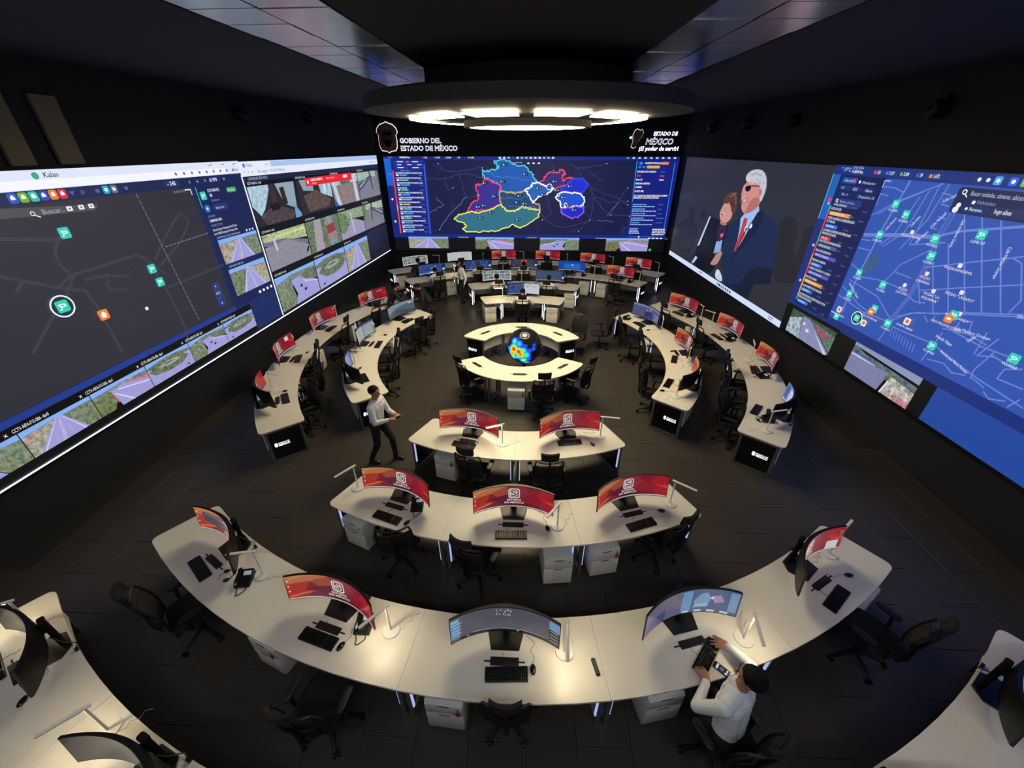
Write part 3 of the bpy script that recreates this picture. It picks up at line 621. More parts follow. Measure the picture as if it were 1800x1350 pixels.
# ---------------------------------------------------------------- back LED wall
BROOT = Vector((.08, DB, .85))
def bfn(x, z, d): return (x-BROOT.x, -d, z-BROOT.z)
BW = thing('video_wall', 'big wall screen with a coloured map of state districts, above the rear desk rows', 'screen', BROOT)
part('panel_body', MB().box((.05, .06, 2.1), (13.45, .12, 4.2)), M_BLK, BW, smooth=False)
cv = Canvas(bfn)
cv.rect('0a0b12', -6.6, .86, 6.8, 1.5); cv.rect('15277c', -6.6, 1.5, 6.8, 5.03)
cv.rect('1464d2', -6.58, 3.82, -6.28, 4.95); cv.rect('2a8cf0', -6.5, 4.3, -6.3, 4.34)
cv.rect('13207a', -6.24, 1.66, -4.72, 4.95); cv.line('3560d8', .06, [(-4.74, 4.7), (-4.76, 1.68)])
for z0, z1, c in ((4.46, 3.0, 'f0405c'), (3.0, 2.72, 'f0a030'), (2.72, 1.69, 'f0504c')): cv.rect(c, -6.26, z1, -6.2, z0)
cv.text('10:42:54 hrs.', -5.85, 4.965, .07, 'ffffff', bold=.03); cv.text('* 20°C', -6.4, 4.965, .06, '7fc8ff')
for k, (t, c) in enumerate((('153', 'f04058'), ('7,137', '4a90ff'), ('3,504', '58c878'), ('39', '4a70ff'), ('1,672', 'ffb060'))): cv.disc(c, -4.75+k*.52, 4.99, .03); cv.text(t, -4.7+k*.52, 4.96, .065, 'f4f8ff', bold=.02)
for k, c in enumerate(('c8d8f8', 'c8d8f8', '6fc0f0', '3a4a90', 'c8d8f8', '3fe0a8', '9fb0e0', 'c8d8f8', 'c8d8f8', 'c8d8f8', '58d8c8', '9fb0e0', 'c8d8f8')): cv.rrect(c, -1.3+k*.2, 4.95, -1.18+k*.2, 5.02, .02)
for k in range(9): cv.rrect('c8d8f8' if k else '48b0a0', 4.45+k*.26, 4.95, 4.56+k*.26, 5.01, .02)
for r_, (z, n) in enumerate(((4.78, 2), (4.66, 3), (4.54, 2))):
    for k in range(n): cv.rrect('22389c', -6.1+k*1.4/n, z, -6.1+(k+.9)*1.4/n, z+.085, .03); cv.rect('d8e4ff', -5.98+k*1.4/n, z+.025, -5.98+(k+.4)*1.4/n, z+.06)
cv.rrect('e05870', -5.55, 4.79, -5.42, 4.85, .02); cv.rrect('1b2d8c', -6.1, 4.42, -4.9, 4.51, .03); cv.text('Buscar alertas...', -5.85, 4.44, .05, '9fb4f0')
L2 = ('ACCIDENTE DE MOTOCICLETA CON', 'ACCIDENTE DE MOTOCICLETA SIN', 'ACCIDENTE DE MOTOCICLETA CON', 'FUGA DE GAS', 'OTRAS ALARMAS DE EMERGENCIAS', 'LLAMADA DE BROMA POR MENORES', 'SOLICITUD DE INFORMACIÓN', 'PERSONA AGRESIVA CON ARMA', 'ACCIDENTE DE MOTOCICLETA CON', 'ALLANAMIENTO DE MORADA', 'ALTERACIÓN DEL ORDEN PÚBLICO', 'ACCIDENTE DE MOTOCICLETA', 'CABLES COLGANDO O CAÍDOS')
for k, t in enumerate(L2):
    z = 4.33-k*.208
    cv.text(t, -6.12, z, .065, 'f4f8ff', bold=.015, sx=.82); cv.rect('ffffff', -6.1, z-.085, -5.98, z-.03)
    cv.rrect('f0c060' if k == 6 else ('58c8b8' if k % 2 else '4aa0e8'), -5.94, z-.085, -5.94+.35+.05*(k % 3), z-.03, .02); cv.rect('5a70c8', -5.05, z-.075, -4.85, z-.05)
for z in (3.25, 2.25): cv.disc('dfe8ff', -6.42, z, .05)
# details panel
cv.rect('14207c', 4.98, 1.55, 6.72, 4.92); cv.line('3f8cff', .03, [(6.62, 4.8), (6.66, 1.9)]); cv.line('38c0ff', .02, [(4.93, 4.85), (4.97, 3.2)])
cv.rrect('2a90e0', 5.05, 4.72, 5.2, 4.82, .03); cv.text('ACCIDENTE VEHICULAR', 5.3, 4.75, .065, 'f4f8ff', bold=.03, sx=.7); cv.rrect('f08a40', 6.0, 4.72, 6.35, 4.82, .03)
cv.rrect('2a70e0', 5.02, 4.58, 5.16, 4.67, .04); cv.rrect('2a70e0', 5.2, 4.58, 5.34, 4.67, .04); cv.rrect('f0a840', 5.4, 4.57, 5.98, 4.68, .03)
for z, t, c in ((4.4, 'INFORMACIÓN GENERAL', 'e8f0ff'), (4.24, 'ALTA', 'f05060'), (4.08, 'Robo C4', 'ffffff'), (3.92, 'PERSONA ASISTIDA', 'ffffff'), (3.77, 'NOMBRE', 'e8f0ff'), (3.6, '55 6027 4982', 'ffffff'), (3.41, 'AV TLALPAN SN, PRADO MELCHOR OCAMPO', 'ffffff'), (3.32, 'MUNICIPIO CUAUTITLAN ESTADO', 'ffffff')): cv.text(t, 5.0, z, .075, c, bold=.02, sx=.72)
for z, c in ((4.4, '4060ff'), (4.24, 'f05060'), (4.08, 'ffffff')): cv.text('Estatus', 6.05, z, .07, c, bold=.02, sx=.72)
for k in range(5): z = 3.05-k*.2; words(cv, 5.0, z, .05, 5, '6fc0f0' if k != 2 else '8fa8f0', 1, k); words(cv, 5.0, z-.09, .05, 9, 'a8bcf4', 1, k+9); words(cv, 6.2, z, .04, 3, '5a70c8', 1, k+30)
for k in range(4): words(cv, 5.0, 1.98-k*.0-.07*k, .045, 4, 'b8c8f8', 1, k+50); words(cv, 6.1, 1.95-.08*k, .05, 5, 'f0f4ff', 1, k+60)
cv.line('5a80e0', .015, [(5.0, 1.62), (6.4, 1.62)]); cv.disc('f0f4ff', 5.5, 1.62, .04)
for k in range(4): cv.rrect('f0f4ff', 5.95+k*.19, 1.53, 6.08+k*.19, 1.58, .015)
cv.build('alert_panels', M_WALLSCREEN, BW)
cv = Canvas(bfn); cv.z = .006
cv.rect('161c48', -4.66, 1.68, 4.9, 4.89)
SC_ = {'north': ('1258b4', '58c8d8'), 'west': ('3a2c90', 'f04a68'), 'centre': ('1f4478', 'c8b060'), 'south': ('2f7088', 'e8f060'), 'neast': ('33297c', 'f04a58'), 'east': ('1a2cd0', '3048f0'), 'valley': ('1c62b4', 'f4f6ff'), 'mid': ('1c50d0', 'f4f6ff'), 'seast': ('1a28c8', '9a58f0')}
rnd = random.Random(3)
def rough(p, cl=True):
    o = []
    for a, b in zip(p, p[1:]+p[:1] if cl else p[1:]):
        o.append(a)
        for t in (.2, .4, .6, .8): o.append((a[0]+(b[0]-a[0])*t+rnd.uniform(-.045, .045), a[1]+(b[1]-a[1])*t+rnd.uniform(-.045, .045)))
    if not cl: o.append(p[-1])
    return o
for r_ in ROADS[:16]: cv.line('3d4478', .022, rough(r_, False))
for k in range(26):
    x, z = rnd.uniform(-4.4, 4.6), rnd.uniform(1.8, 4.7); cv.line('2f3668', .018, rough([(x, z), (x+rnd.uniform(-.9, .9), z+rnd.uniform(-.5, .5)), (x+rnd.uniform(-1.5, 1.5), z+rnd.uniform(-.9, .9))], False) if abs(x) < 3.2 else rough([(x, z), (x+rnd.uniform(-.2, .2), z-.1)], False))
for k, (f_, e_) in SC_.items():
    p = rough(STATE[k]); cv.poly(f_, p); cv.line(e_, .05 if e_ != 'f4f6ff' else .06, p+p[:1])
for r_ in ROADS[16:]+ROADS[4:5]: cv.line('6a88c0', .015, rough(r_, False))
for cx_, cz_, rr in ((1.05, 3.8, .14), (1.5, 3.47, .07), (1.85, 3.05, .08)): cv.disc('f4f6ff', cx_, cz_, rr); cv.disc('1c62b4', cx_, cz_, rr-.03)
for k, (x, z) in enumerate(PINS):
    cv.rrect('101838', x-.14, z-.06, x+.14, z+.06, .04); cv.disc('5fd8e8', x-.06, z, .042); cv.text('%d' % (k+3), x+.02, z-.03, .06, 'e8f0ff')
for r_ in ROADS[:16]:
    cv.disc('c0c8e8', *r_[-1], .022)
words(cv, -.65, 4.77, .05, 3, '8a98c8', 1, 5); [cv.rrect('e8f0ff', .0+k*.24, 4.74, .1+k*.24, 4.8, .02) for k in range(3)]
cv.rrect('1a2a70', 4.62, 1.72, 4.82, 2.1, .04); cv.build('district_map', M_WALLSCREEN, BW)
for k, (x0, x1, kd) in enumerate(((-5.88, -3.88, 'highway'), (-2.52, -.6, 'red_highway'), (.7, 2.63, 'curve'), (3.95, 6.02, 'red_highway'))):
    lfeed(x0, .99-.02*k, x1, 1.54, kd, k == 2, BW, bfn)
cv = Canvas(bfn); cv.z = .006; cv.disc('38e070', 6.15, 1.0, .06)
for k in range(4): cv.text('x  CCTV-AIFA-F15-00%d' % (k+4), -3.4+k*3.4, 1.505, .05, 'e8ecf8', sx=.8)
cv.build('caption_strip', M_WALLSCREEN, BW)

# ---------------------------------------------------------------- right LED wall
RROOT = Vector((rx(9.5), 9.5, .9))
def rfn(s, z, d): return (rx(s)-d-RROOT.x, s-RROOT.y, z-RROOT.z)
RW = thing('video_wall', 'long wall screen with a blue street map and a picture of two laughing people', 'screen', RROOT)
mb = MB().prism([(rx(-1.5)-RROOT.x,-1.5-RROOT.y),(rx(20.0)-RROOT.x,20.0-RROOT.y),(rx(20.0,.12)-RROOT.x,20.0-RROOT.y),(rx(-1.5,.12)-RROOT.x,-1.5-RROOT.y)], .1, 4.16)
part('panel_body', mb, M_BLK, RW, smooth=False)
cv = Canvas(rfn)
cv.rect('2c2d37', 10.9, 1.0, 19.95, 5.03)
for s_ in SHADES: cv.poly('22232c', smooth(s_))
cv.rect('cfe0f8', 10.9, 1.02, 19.95, 1.2)
for k in range(7): cv.rrect(('5f86c8', '2a3a58', '8a5a78', '3f7ac0', '60708c', 'b04058', '50607c')[k], 14.9-k*.16, 1.06, 14.8-k*.16, 1.15, .02)
words(cv, 11.5, 1.13, .035, 3, '50607c', -1, 3); words(cv, 11.5, 1.07, .035, 3, '50607c', -1, 4); words(cv, 16.5, 1.1, .05, 2, '50709c', -1, 6)
for k, c in (('suit', '11131e'), ('edge', 'c4d2e6'), ('cuff', 'b8ccf0'), ('shirt', '86a8e0'), ('scarf', '30203e'), ('knot', 'd0607c'), ('neck', 'b07468'), ('face', 'cc9286'), ('lite', 'e0b8a4'), ('mouth', '7a2c30'), ('hair', '56382a'), ('hands', 'b88478'), ('frill', 'c4d4ee')): cv.poly(c, smooth(WOMAN[k]) if k not in ('edge', 'cuff', 'shirt') else WOMAN[k], .35 if k in ('frill', 'hair', 'suit') else 0)
cv.poly('a06a5c', smooth([(15.75, 3.6), (15.6, 3.45), (15.5, 3.28), (15.62, 3.5)])); cv.line('2a1a18', .03, [(15.72, 3.7), (15.6, 3.74), (15.5, 3.71)]); cv.line('2a1a18', .03, [(15.3, 3.72), (15.18, 3.74), (15.08, 3.69)]); cv.line('f4ece6', .03, [(15.75, 3.39), (15.55, 3.36)])
cv.line('7a5442', .05, [(15.35, 4.02), (15.1, 3.98), (14.98, 3.75)]); cv.line('8a6450', .04, [(15.5, 3.92), (15.3, 4.05), (15.1, 4.07)])
cv.poly('101a34', [(12.58, 2.2), (14.4, 2.6), (14.45, 1.2), (12.75, 1.2)])
for k, c in (('suit', '15264c'), ('arm', '0f1a36'), ('shirt', '9cbcec'), ('tie', 'c03a44'), ('face', 'cf8d85'), ('shade', 'b06e68'), ('hair', 'c2c5d3'), ('ear', 'b8746c'), ('glasses', '08080e'), ('temple', '18141c'), ('mouth', '5a2028'), ('teeth', 'f4f0f0'), ('lapel', '101c3c')): cv.poly(c, smooth(MAN[k]) if k not in ('shirt', 'tie', 'temple', 'suit', 'arm') else MAN[k], .3 if k in ('hair', 'tie') else 0)
cv.poly('e2a89c', smooth([(14.6, 4.45), (14.35, 4.5), (14.1, 4.45), (14.3, 4.38)])); cv.poly('dfa093', smooth([(14.75, 4.05), (14.6, 4.12), (14.5, 4.0), (14.62, 3.92)])); cv.line('9c5c54', .025, [(14.62, 4.1), (14.75, 3.95), (14.68, 3.8)]); cv.line('9c5c54', .02, [(14.35, 4.02), (14.25, 3.85)]); cv.line('9098ac', .025, [(14.5, 4.62), (14.2, 4.72), (13.9, 4.65)]); cv.line('9098ac', .025, [(14.1, 4.55), (13.85, 4.45), (13.75, 4.2)])
cv.disc('e8ecf4', 13.72, 3.27, .08, n=8); cv.disc('dfe6f0', 13.93, 3.14, .1); cv.disc('2a4a7c', 13.93, 3.14, .05)
cv.line('0b1530', .04, [(14.3, 1.9), (14.05, 2.9), (13.5, 3.7)])
cv.build('presentation_picture', M_WALLSCREEN, RW)
cv = Canvas(rfn); cv.z = .004
cv.rect('1b2f78', -1.5, 1.76, 10.92, 5.05); cv.rect('08080b', 6.45, 1.06, 10.9, 1.78); cv.rect('24479c', -1.5, 1.06, 6.45, 1.95); cv.rect('1a2f78', -1.5, 1.74, 8.9, 1.96)
cv.text('* 19°C', 10.72, 4.93, .08, '7fc8ff', asp=-1, bold=.02); cv.text('03/01/2026', 10.38, 4.99, .05, 'b8c8f0', asp=-1); cv.text('11:42:54 hrs.', 10.38, 4.91, .062, 'ffffff', asp=-1, bold=.01, sx=.75)
for x, t, c in ((9.72, '153', 'f04050'), (9.42, '7,137', '3a80f0'), (9.08, '3,504', '4ab860'), (8.72, '39', '3a60f0'), (8.45, '1,672', 'f08a40')): cv.rrect('22387c', x-.26, 4.9, x+.05, 5.0, .04); cv.disc(c, x, 4.95, .032); cv.text(t, x-.05, 4.925, .06, 'f4f8ff', asp=-1, bold=.01, sx=.66)
for x, c in ((7.58, '1b2f78'), (7.44, '1b2f78'), (7.29, '48a0e8'), (7.07, '2a62e8'), (6.9, '58b848'), (6.72, '2fc0a0'), (6.55, '2a48b8'), (6.38, 'f07a2a')): cv.rrect(c, x-.06, 4.89, x+.06, 5.01, .025); cv.disc('e8f0ff', x, 4.95, .03)
cv.rect('1c62b8', 10.65, 3.9, 10.9, 4.86); cv.line('8fd0ff', .015, [(10.9, 4.86), (10.89, 3.9)]); cv.rect('141f52', 9.4, 1.86, 10.65, 4.86)
for z0, z1, c in ((4.22, 4.1, '3fc878'), (4.1, 3.65, 'f03c58'), (3.65, 3.35, '3fb890'), (3.35, 3.1, 'f04050'), (3.1, 2.85, 'f0a040'), (2.85, 2.6, 'f04058'), (2.6, 2.05, 'f0b050'), (2.05, 1.95, '40c080')): cv.rect(c, 10.61, z1, 10.65, z0)
cv.rrect('e04058', 10.67, 4.29, 10.78, 4.37, .02); cv.disc('b8d8ff', 10.72, 4.25, .03); cv.disc('c8d4f0', 10.72, 3.3, .035); cv.disc('c8d4f0', 10.74, 2.42, .035)
cv.rrect('1d4aa0', 10.1, 4.7, 10.56, 4.82, .03); cv.text('Alertas', 10.48, 4.73, .06, '9fd4ff', asp=-1); cv.rrect('e05070', 10.14, 4.73, 10.24, 4.79, .02); cv.text('Monitoreo', 9.95, 4.72, .06, 'b8c4ea', asp=-1); cv.disc('e8f0ff', 10.02, 4.75, .03)
for k, t in enumerate(('911', 'SOS', 'Alarm')): cv.rrect('1d2f70', 10.2-k*.33, 4.56, 10.55-k*.36, 4.66, .03); cv.text(t, 10.5-k*.36, 4.58, .055, '8fd0ff' if not k else 'd8dcf0', asp=-1)
for k, t in enumerate(('Mis  4', 'Despachos 15')): cv.rrect('1a2860', 10.1-k*.62, 4.43, 10.55-k*.55, 4.53, .03); cv.text(t, 10.42-k*.52, 4.455, .055, 'b8c8f0', asp=-1)
cv.rrect('24357c', 9.72, 4.27, 10.56, 4.4, .03); cv.text('Buscar alertas...', 10.38, 4.31, .055, '9fb0e0', asp=-1); cv.disc('f4f8ff', 10.48, 4.34, .035); cv.disc('24357c', 10.48, 4.34, .02); cv.line('f4f8ff', .014, [(10.46, 4.31), (10.43, 4.28)])
RL = (('', 'OTROS SERVICIOS', '2c3c7c'), ('FUGA DE GAS', 'PROTECCIÓN CIVIL', 'e8a040'), ('OTRAS ALARMAS DE EMERGENCIAS ACTIVADAS', 'SEGURIDAD', '2a78d8'), ('LLAMADA DE BROMA POR PERSONAS MENORES DE EDAD', 'MAL USO', 'd83a4c'), ('SOLICITUD DE INFORMACIÓN', 'OTROS SERVICIOS', '4a6088'), ('FALLAS DE SEMÁFORO', 'SERVICIOS PÚBLICOS', '5a58c8'), ('PERSONA AGRESIVA', 'SEGURIDAD', '2a78d8'), ('CABLES COLGANDO O CAÍDOS', 'SERVICIOS PÚBLICOS', '5a58c8'), ('RESCATE ANIMAL', 'PROTECCIÓN CIVIL', 'e8a040'), ('ALLANAMIENTO DE MORADA', 'SEGURIDAD', '2a78d8'), ('ALTERACIÓN DEL ORDEN PÚBLICO POR PERSONA DROGADA', 'SEGURIDAD', '2a78d8'))
for (t, tag, c), z in zip(RL, (4.33, 4.14, 3.94, 3.67, 3.42, 3.2, 2.97, 2.77, 2.55, 2.33, 2.11)):
    ws = t.split(' '); l1 = t if len(t) < 27 else ' '.join(ws[:4 if len(t) < 42 else 5]); l2 = '' if len(t) < 27 else t[len(l1)+1:]
    if t: cv.text(l1, 10.57, z, .056, 'f4f6ff', asp=-1, sx=.68)
    if l2: cv.text(l2, 10.57, z-.075, .056, 'f4f6ff', asp=-1, sx=.68)
    zz = z-.115-(.075 if l2 else 0); cv.rrect(c, 10.57-.06*len(tag)*.62-.08, zz, 10.57, zz+.08, .025); cv.text(tag, 10.53, zz+.02, .042, 'f4f8ff', asp=-1, sx=.85); words(cv, 9.95, zz+.02, .035, 2, '4a5a9c', -1, len(tag)); words(cv, 9.62, zz-.02, .03, 2, '4a5a9c', -1, 3)
cv.build('alert_list', M_WALLSCREEN, RW)
cv = Canvas(rfn); cv.z = .008
cv.rect('3054ae', -1.5, 1.95, 9.38, 4.86); cv.poly('3a5c8c', [(9.1, 3.45), (8.7, 3.5), (8.75, 3.2), (9.0, 3.0)])
def clipm(r_): return [(min(s, 9.36), max(z, 1.97)) for s, z in r_]
for k, r_ in enumerate(STREETS): cv.line('6a7fd0' if k not in (1, 2) else '5268bc', .022 if k > 4 else .04, clipm(r_))
for k in range(9): cv.line('6a7fd0', .016, [(7.75-k*.07, 2.32-k*.012), (7.72-k*.07, 2.17-k*.012)])
for x, z, t, ro in ((7.98, 4.56, 'Calle Chalma', 33), (7.95, 4.15, 'Calle Mixcoatl', 62), (8.35, 4.1, 'Calle Edén', 64), (8.1, 3.85, 'Calle Viajero', 60), (8.85, 3.95, 'Calle Aztecas', 65), (7.5, 4.36, 'Calle Emiliano Zapata', -88), (6.63, 4.1, 'Calle Melchor Ocampo', -86), (6.72, 2.73, 'Calle Melchor Ocampo', 4), (6.92, 2.5, 'Avenida Tlalpan', -8), (6.72, 2.3, 'Avenida José María Morelos', -14), (6.4, 2.62, 'Dental', 60), (9.2, 2.78, 'Calle Emiliano Zapata', -30), (6.0, 3.2, 'OXXO', 12)):
    cv.text(t, x, z, .052, 'dfe4ff', rot=ro, asp=-1, sx=.7 if ro != 4 else .85)
for x, z, t in ((8.28, 4.02, 'PIZZAS MILAN'), (7.15, 3.68, 'PIZZALIANISSIMA'), (7.62, 3.42, 'PIZZAS\nCARRERA'), (7.92, 3.12, 'PIZZAS\nLAS VIAS'), (7.35, 3.18, 'PIZZAS "LA\nRIQUISIMA"'), (6.9, 3.3, 'PIZZAS "LAZARO"'), (6.75, 2.98, 'PIZZA "SANDY"')):
    for j, l_ in enumerate(t.split('\n')): cv.text(l_, x, z-.075*j-.09, .045, 'f0dfe8', asp=-1, al='C')
    cv.rrect('e8e4f4', x-.035, z-.03, x+.035, z+.04, .015)
for x, z, t in ((8.89, 4.44, 'VCUM042'), (8.57, 4.29, 'VCUM024'), (8.95, 3.86, 'CUME-107'), (7.79, 4.0, 'VCUM025'), (7.7, 3.72, 'VCUM011'), (7.08, 4.19, 'CUME-110'), (9.04, 3.06, 'VCUM009'), (8.36, 3.0, 'VCUM005'), (9.05, 2.59, 'VCUM004'), (9.14, 2.03, ''), (7.87, 2.37, 'VCUM013'), (6.88, 2.34, 'VCUM063'), (5.71, 2.67, 'VCUM060')):
    cam_icon(cv, x, z, .15, asp=-1); cv.text(t, x, z-.135, .045, 'e8f0ff', asp=-1, al='C', sx=.8)
cam_icon(cv, 8.6, 2.2, .15, asp=-1, ring=True)
for x, z, t in ((8.33, 2.46, 'OXXO LOS PORTALES'), (6.85, 2.88, 'OXXO MELCHOR OCAMPO')):
    cam_icon(cv, x-.04, z+.06, .15, asp=-1); cv.rrect('f08030', x-.07, z-.09, x+.08, z+.05, .03); cv.rect('ffffff', x-.03, z-.04, x+.04, z); cv.text(t, x, z-.16, .042, 'f4e8dc', asp=-1, al='C', sx=.75)
for x, z, t in ((8.38, 2.17, ''), (9.13, 2.2, 'PARADERO OCAMPO'), (7.51, 2.55, 'G1-RUTA CINEMAS')):
    cv.rrect('f0ead8', x-.065, z-.065, x+.065, z+.065, .025); cv.rect('d06a30', x-.03, z-.03, x+.03, z+.035); cv.text(t, x, z-.13, .04, 'f0f0f8', asp=-1, al='C', sx=.75)
cv.rrect('1a2650', 4.6, 4.44, 7.78, 4.83, .05); cv.text('Buscar unidades, cámaras, ubicaciones', 7.56, 4.72, .068, 'b8c0dc', asp=-1, sx=.62)
cv.disc('f4f8ff', 7.67, 4.76, .04); cv.disc('1a2650', 7.67, 4.76, .024); cv.line('f4f8ff', .016, [(7.645, 4.73), (7.6, 4.69)])
cv.rrect('12306c', 7.15, 4.47, 7.56, 4.58, .025); cv.text('Personas', 7.46, 4.5, .055, 'e8f4ff', asp=-1, sx=.75); cv.disc('e8f4ff', 7.51, 4.525, .022); cv.text('Vehículos', 7.4, 4.61, .055, '8f9cc8', asp=-1); cv.rrect('e8f0ff', 7.42, 4.6, 7.47, 4.65, .01)
cv.rrect('26315c', 6.4, 4.47, 7.12, 4.6, .02); cv.text('hugo ulises', 7.07, 4.51, .068, 'f4f8ff', asp=-1, sx=.6)
cv.disc('e8ecf8', 7.66, 4.56, .04); cv.disc('e8ecf8', 7.68, 4.49, .05)
cv.line('c8dcff', .014, [(9.34, 4.7), (9.34, 4.82), (9.2, 4.82)])
cv.build('street_map', M_WALLSCREEN, RW)
lfeed(10.62, 1.08, 8.96, 1.7, 'avenue', False, RW, rfn); lfeed(8.38, 1.07, 6.74, 1.74, 'yard', False, RW, rfn)

# ---------------------------------------------------------------- backlit lettering and crests above the back screen
M_FACE = mat('dark_letter_face', '15131a', .5, noise=.1)
M_HALO = mat('white_letter_halo', 'ffffff', .5, emit=(.82, .82, 1.0), es=1.1, noise=.01)
def sign(name, label, lines, root):
    o = thing(name, label, 'sign', root)
    for i, (t, x, z, h, it) in enumerate(lines):
        v, tr = glyphs(t, 0); pt = [(x+(a+it*c)*h, z+c*h) for a, c in v]
        ms = MB(); ms.add([(px-root[0], -.03, pz-root[2]) for px, pz in pt], tr); part('letter_face', ms, M_FACE, o, smooth=False)
        cnt = {}
        for q in tr:
            for e in ((q[0], q[1]), (q[1], q[2]), (q[2], q[0])): k = tuple(sorted((tuple(round(c, 4) for c in pt[e[0]]), tuple(round(c, 4) for c in pt[e[1]])))); cnt[k] = cnt.get(k, 0)+1
        ms = MB(); wd = .006                        # the lit outline of every letter
        for (p0, p1), c_ in cnt.items():
            if c_ > 1: continue
            dx, dz = p1[0]-p0[0], p1[1]-p0[1]; L = math.hypot(dx, dz) or 1; nx, nz = -dz/L*wd, dx/L*wd; ex, ez = dx/L*wd*.6, dz/L*wd*.6
            ms.add([(p0[0]+nx-ex-root[0], -.04, p0[1]+nz-ez-root[2]), (p0[0]-nx-ex-root[0], -.04, p0[1]-nz-ez-root[2]), (p1[0]-nx+ex-root[0], -.04, p1[1]-nz+ez-root[2]), (p1[0]+nx+ex-root[0], -.04, p1[1]+nz+ez-root[2])], [(0, 1, 2, 3)])
        part('letter_halo', ms, M_HALO, o, smooth=False)
yb = DB+.12
sign('wall_sign', 'backlit white lettering GOBIERNO DEL ESTADO DE MÉXICO beside the crest', [('GOBIERNO DEL', -5.76, 5.56, .19, 0), ('ESTADO DE MÉXICO', -5.76, 5.26, .2, 0)], (-4.5, yb, 5.2))
sign('wall_sign', 'backlit lettering ESTADO DE MÉXICO with slogan, beside the brown bird emblem', [('ESTADO DE', 5.5, 5.84, .14, .1), ('MÉXICO', 5.2, 5.5, .23, .15), ('¡El poder de servir!', 4.95, 5.27, .16, .1)], (6.0, yb, 5.2))
def crest(name, label, root, outline, inner):
    o = thing(name, label, 'emblem', root)
    for nm, sc, d, m in (('crest_halo', 1.06, .02, M_HALO), ('crest_plate', 1.0, .05, mat('brown_crest_plate', '86503c', .5, noise=.35, scale=6))):
        ms = MB(); ms.rings([[(x*sc, -dd, z*sc) for x, z in outline] for dd in (0, d)]); part(nm, ms, m, o, smooth=False)
    for nm, pts, m in inner:
        ms = MB(); ms.rings([[(x, -dd, z) for x, z in pts] for dd in (.045, .065)]); part(nm, ms, m, o, smooth=False)
so = [(-.1,.55),(0,.6),(.1,.55),(.28,.5),(.42,.36),(.46,.2),(.38,.12),(.4,-.1),(.38,-.35),(.3,-.48),(.1,-.5),(0,-.56),(-.1,-.5),(-.3,-.48),(-.38,-.35),(-.4,-.1),(-.38,.12),(-.46,.2),(-.42,.36),(-.28,.5)]
crest('wall_crest', 'brown shield crest with white halo and open book, above the map screen', (-6.3, yb, 5.75), so,
      [('shield_field', [(-.22,.3),(.22,.3),(.24,-.1),(.12,-.3),(0,-.36),(-.12,-.3),(-.24,-.1)], mat('dark_crest_field', '343a44', .5, noise=.5, scale=9)),
       ('open_book', [(-.16,-.06),(0,-.1),(.16,-.06),(.16,-.3),(0,-.34),(-.16,-.3)], mat('crest_book', 'a4acb6', .5, noise=.3)),
       ('mountain', [(-.2,.12),(-.06,.24),(.04,.16),(.14,.26),(.2,.12)], mat('crest_mountain', '6a7a8c', .5, noise=.3))])
crest('wall_crest', 'small brown bird-shaped emblem beside the slogan lettering', (4.8, yb, 5.72),
      [(-.02,.36),(.12,.3),(.2,.34),(.26,.2),(.2,.05),(.06,-.12),(.02,-.3),(-.1,-.36),(-.2,-.3),(-.14,-.1),(-.18,.1),(-.12,.28)],
      [('wing', [(0,.24),(.14,.18),(.08,.0),(-.04,-.1)], mat('crest_wing', '7a6a58', .6, noise=.3)), ('beak', [(-.34,.04),(-.24,.1),(-.2,.04),(-.26,-.02)], M_HALO)])

# ---------------------------------------------------------------- polar layout around the globe
def pos(r, th, z=0): return (r*sin(R(th)), YC-r*cos(R(th)), z)
DZ = .75
ROWS = {  # inner radius, outer radius, seat side, monitor / hatch / keyboard radius, name
 'A': (7.22, 8.05, 'out', 7.44, 7.68, 7.83, 'long front arc'),
 'B': (5.45, 6.27, 'out', 5.68, 5.90, 6.10, 'three-seat arc'),
 'C': (3.70, 4.51, 'out', 3.89, 4.12, 4.25, 'two-seat arc'),
 'E': (3.70, 4.51, 'in', 4.30, 4.08, 3.93, 'inner left arc'),
 'K': (5.45, 6.27, 'in', 6.07, 5.84, 5.72, 'outer left arc'),
 'F': (3.70, 4.51, 'in', 4.30, 4.08, 3.93, 'inner right arc'),
 'L': (5.45, 6.27, 'in', 6.07, 5.84, 5.72, 'outer right arc'),
 'G1': (3.70, 4.51, 'in', 4.30, 4.08, 3.95, 'single desk behind the globe'),
 'G2': (5.45, 6.27, 'in', 6.07, 5.84, 5.72, 'two-seat rear row'),
 'G3': (7.22, 8.05, 'in', 7.85, 7.62, 7.47, 'five-seat rear row'),
 'G4': (8.99, 9.80, 'in', 9.60, 9.37, 9.24, 'last rear row'),
 'H': (8.99, 9.80, 'out', 9.20, 9.42, 9.55, 'cut-off front desk'),
}
SEGS = {'A': [-37.9,-22.6,-7.55,7.55,22.6,37.9], 'B': [-26.5,-8.8,8.8,26.5], 'C': [-26.5,0,26.5], 'E': [-129.5,-103.3,-76.7,-50.2], 'K': [-129.5,-110,-90,-70,-50.2],
        'F': [50.2,76.7,103.3,129.5], 'L': [50.2,70,90,110,129.5], 'G1': [160,200.5], 'G2': [159,180,201], 'G3': [142,157.2,172.4,187.6,202.8,218],
        'G4': [142,154.7,167.4,180,192.7,205.3,218], 'H': [-37.9,-25.3,-12.6], 'I': [12.6,25.3,37.9]}
ROWS['I'] = ROWS['H'][:6] + ('cut-off front desk',)
ORD = {1: [''], 2: ['first', 'last'], 3: ['first', 'middle', 'last'], 4: ['first', 'second', 'third', 'last'], 5: ['leftmost', 'second from left', 'middle', 'second from right', 'rightmost'], 6: ['leftmost', 'second from left', 'third from left', 'third from right', 'second from right', 'rightmost']}
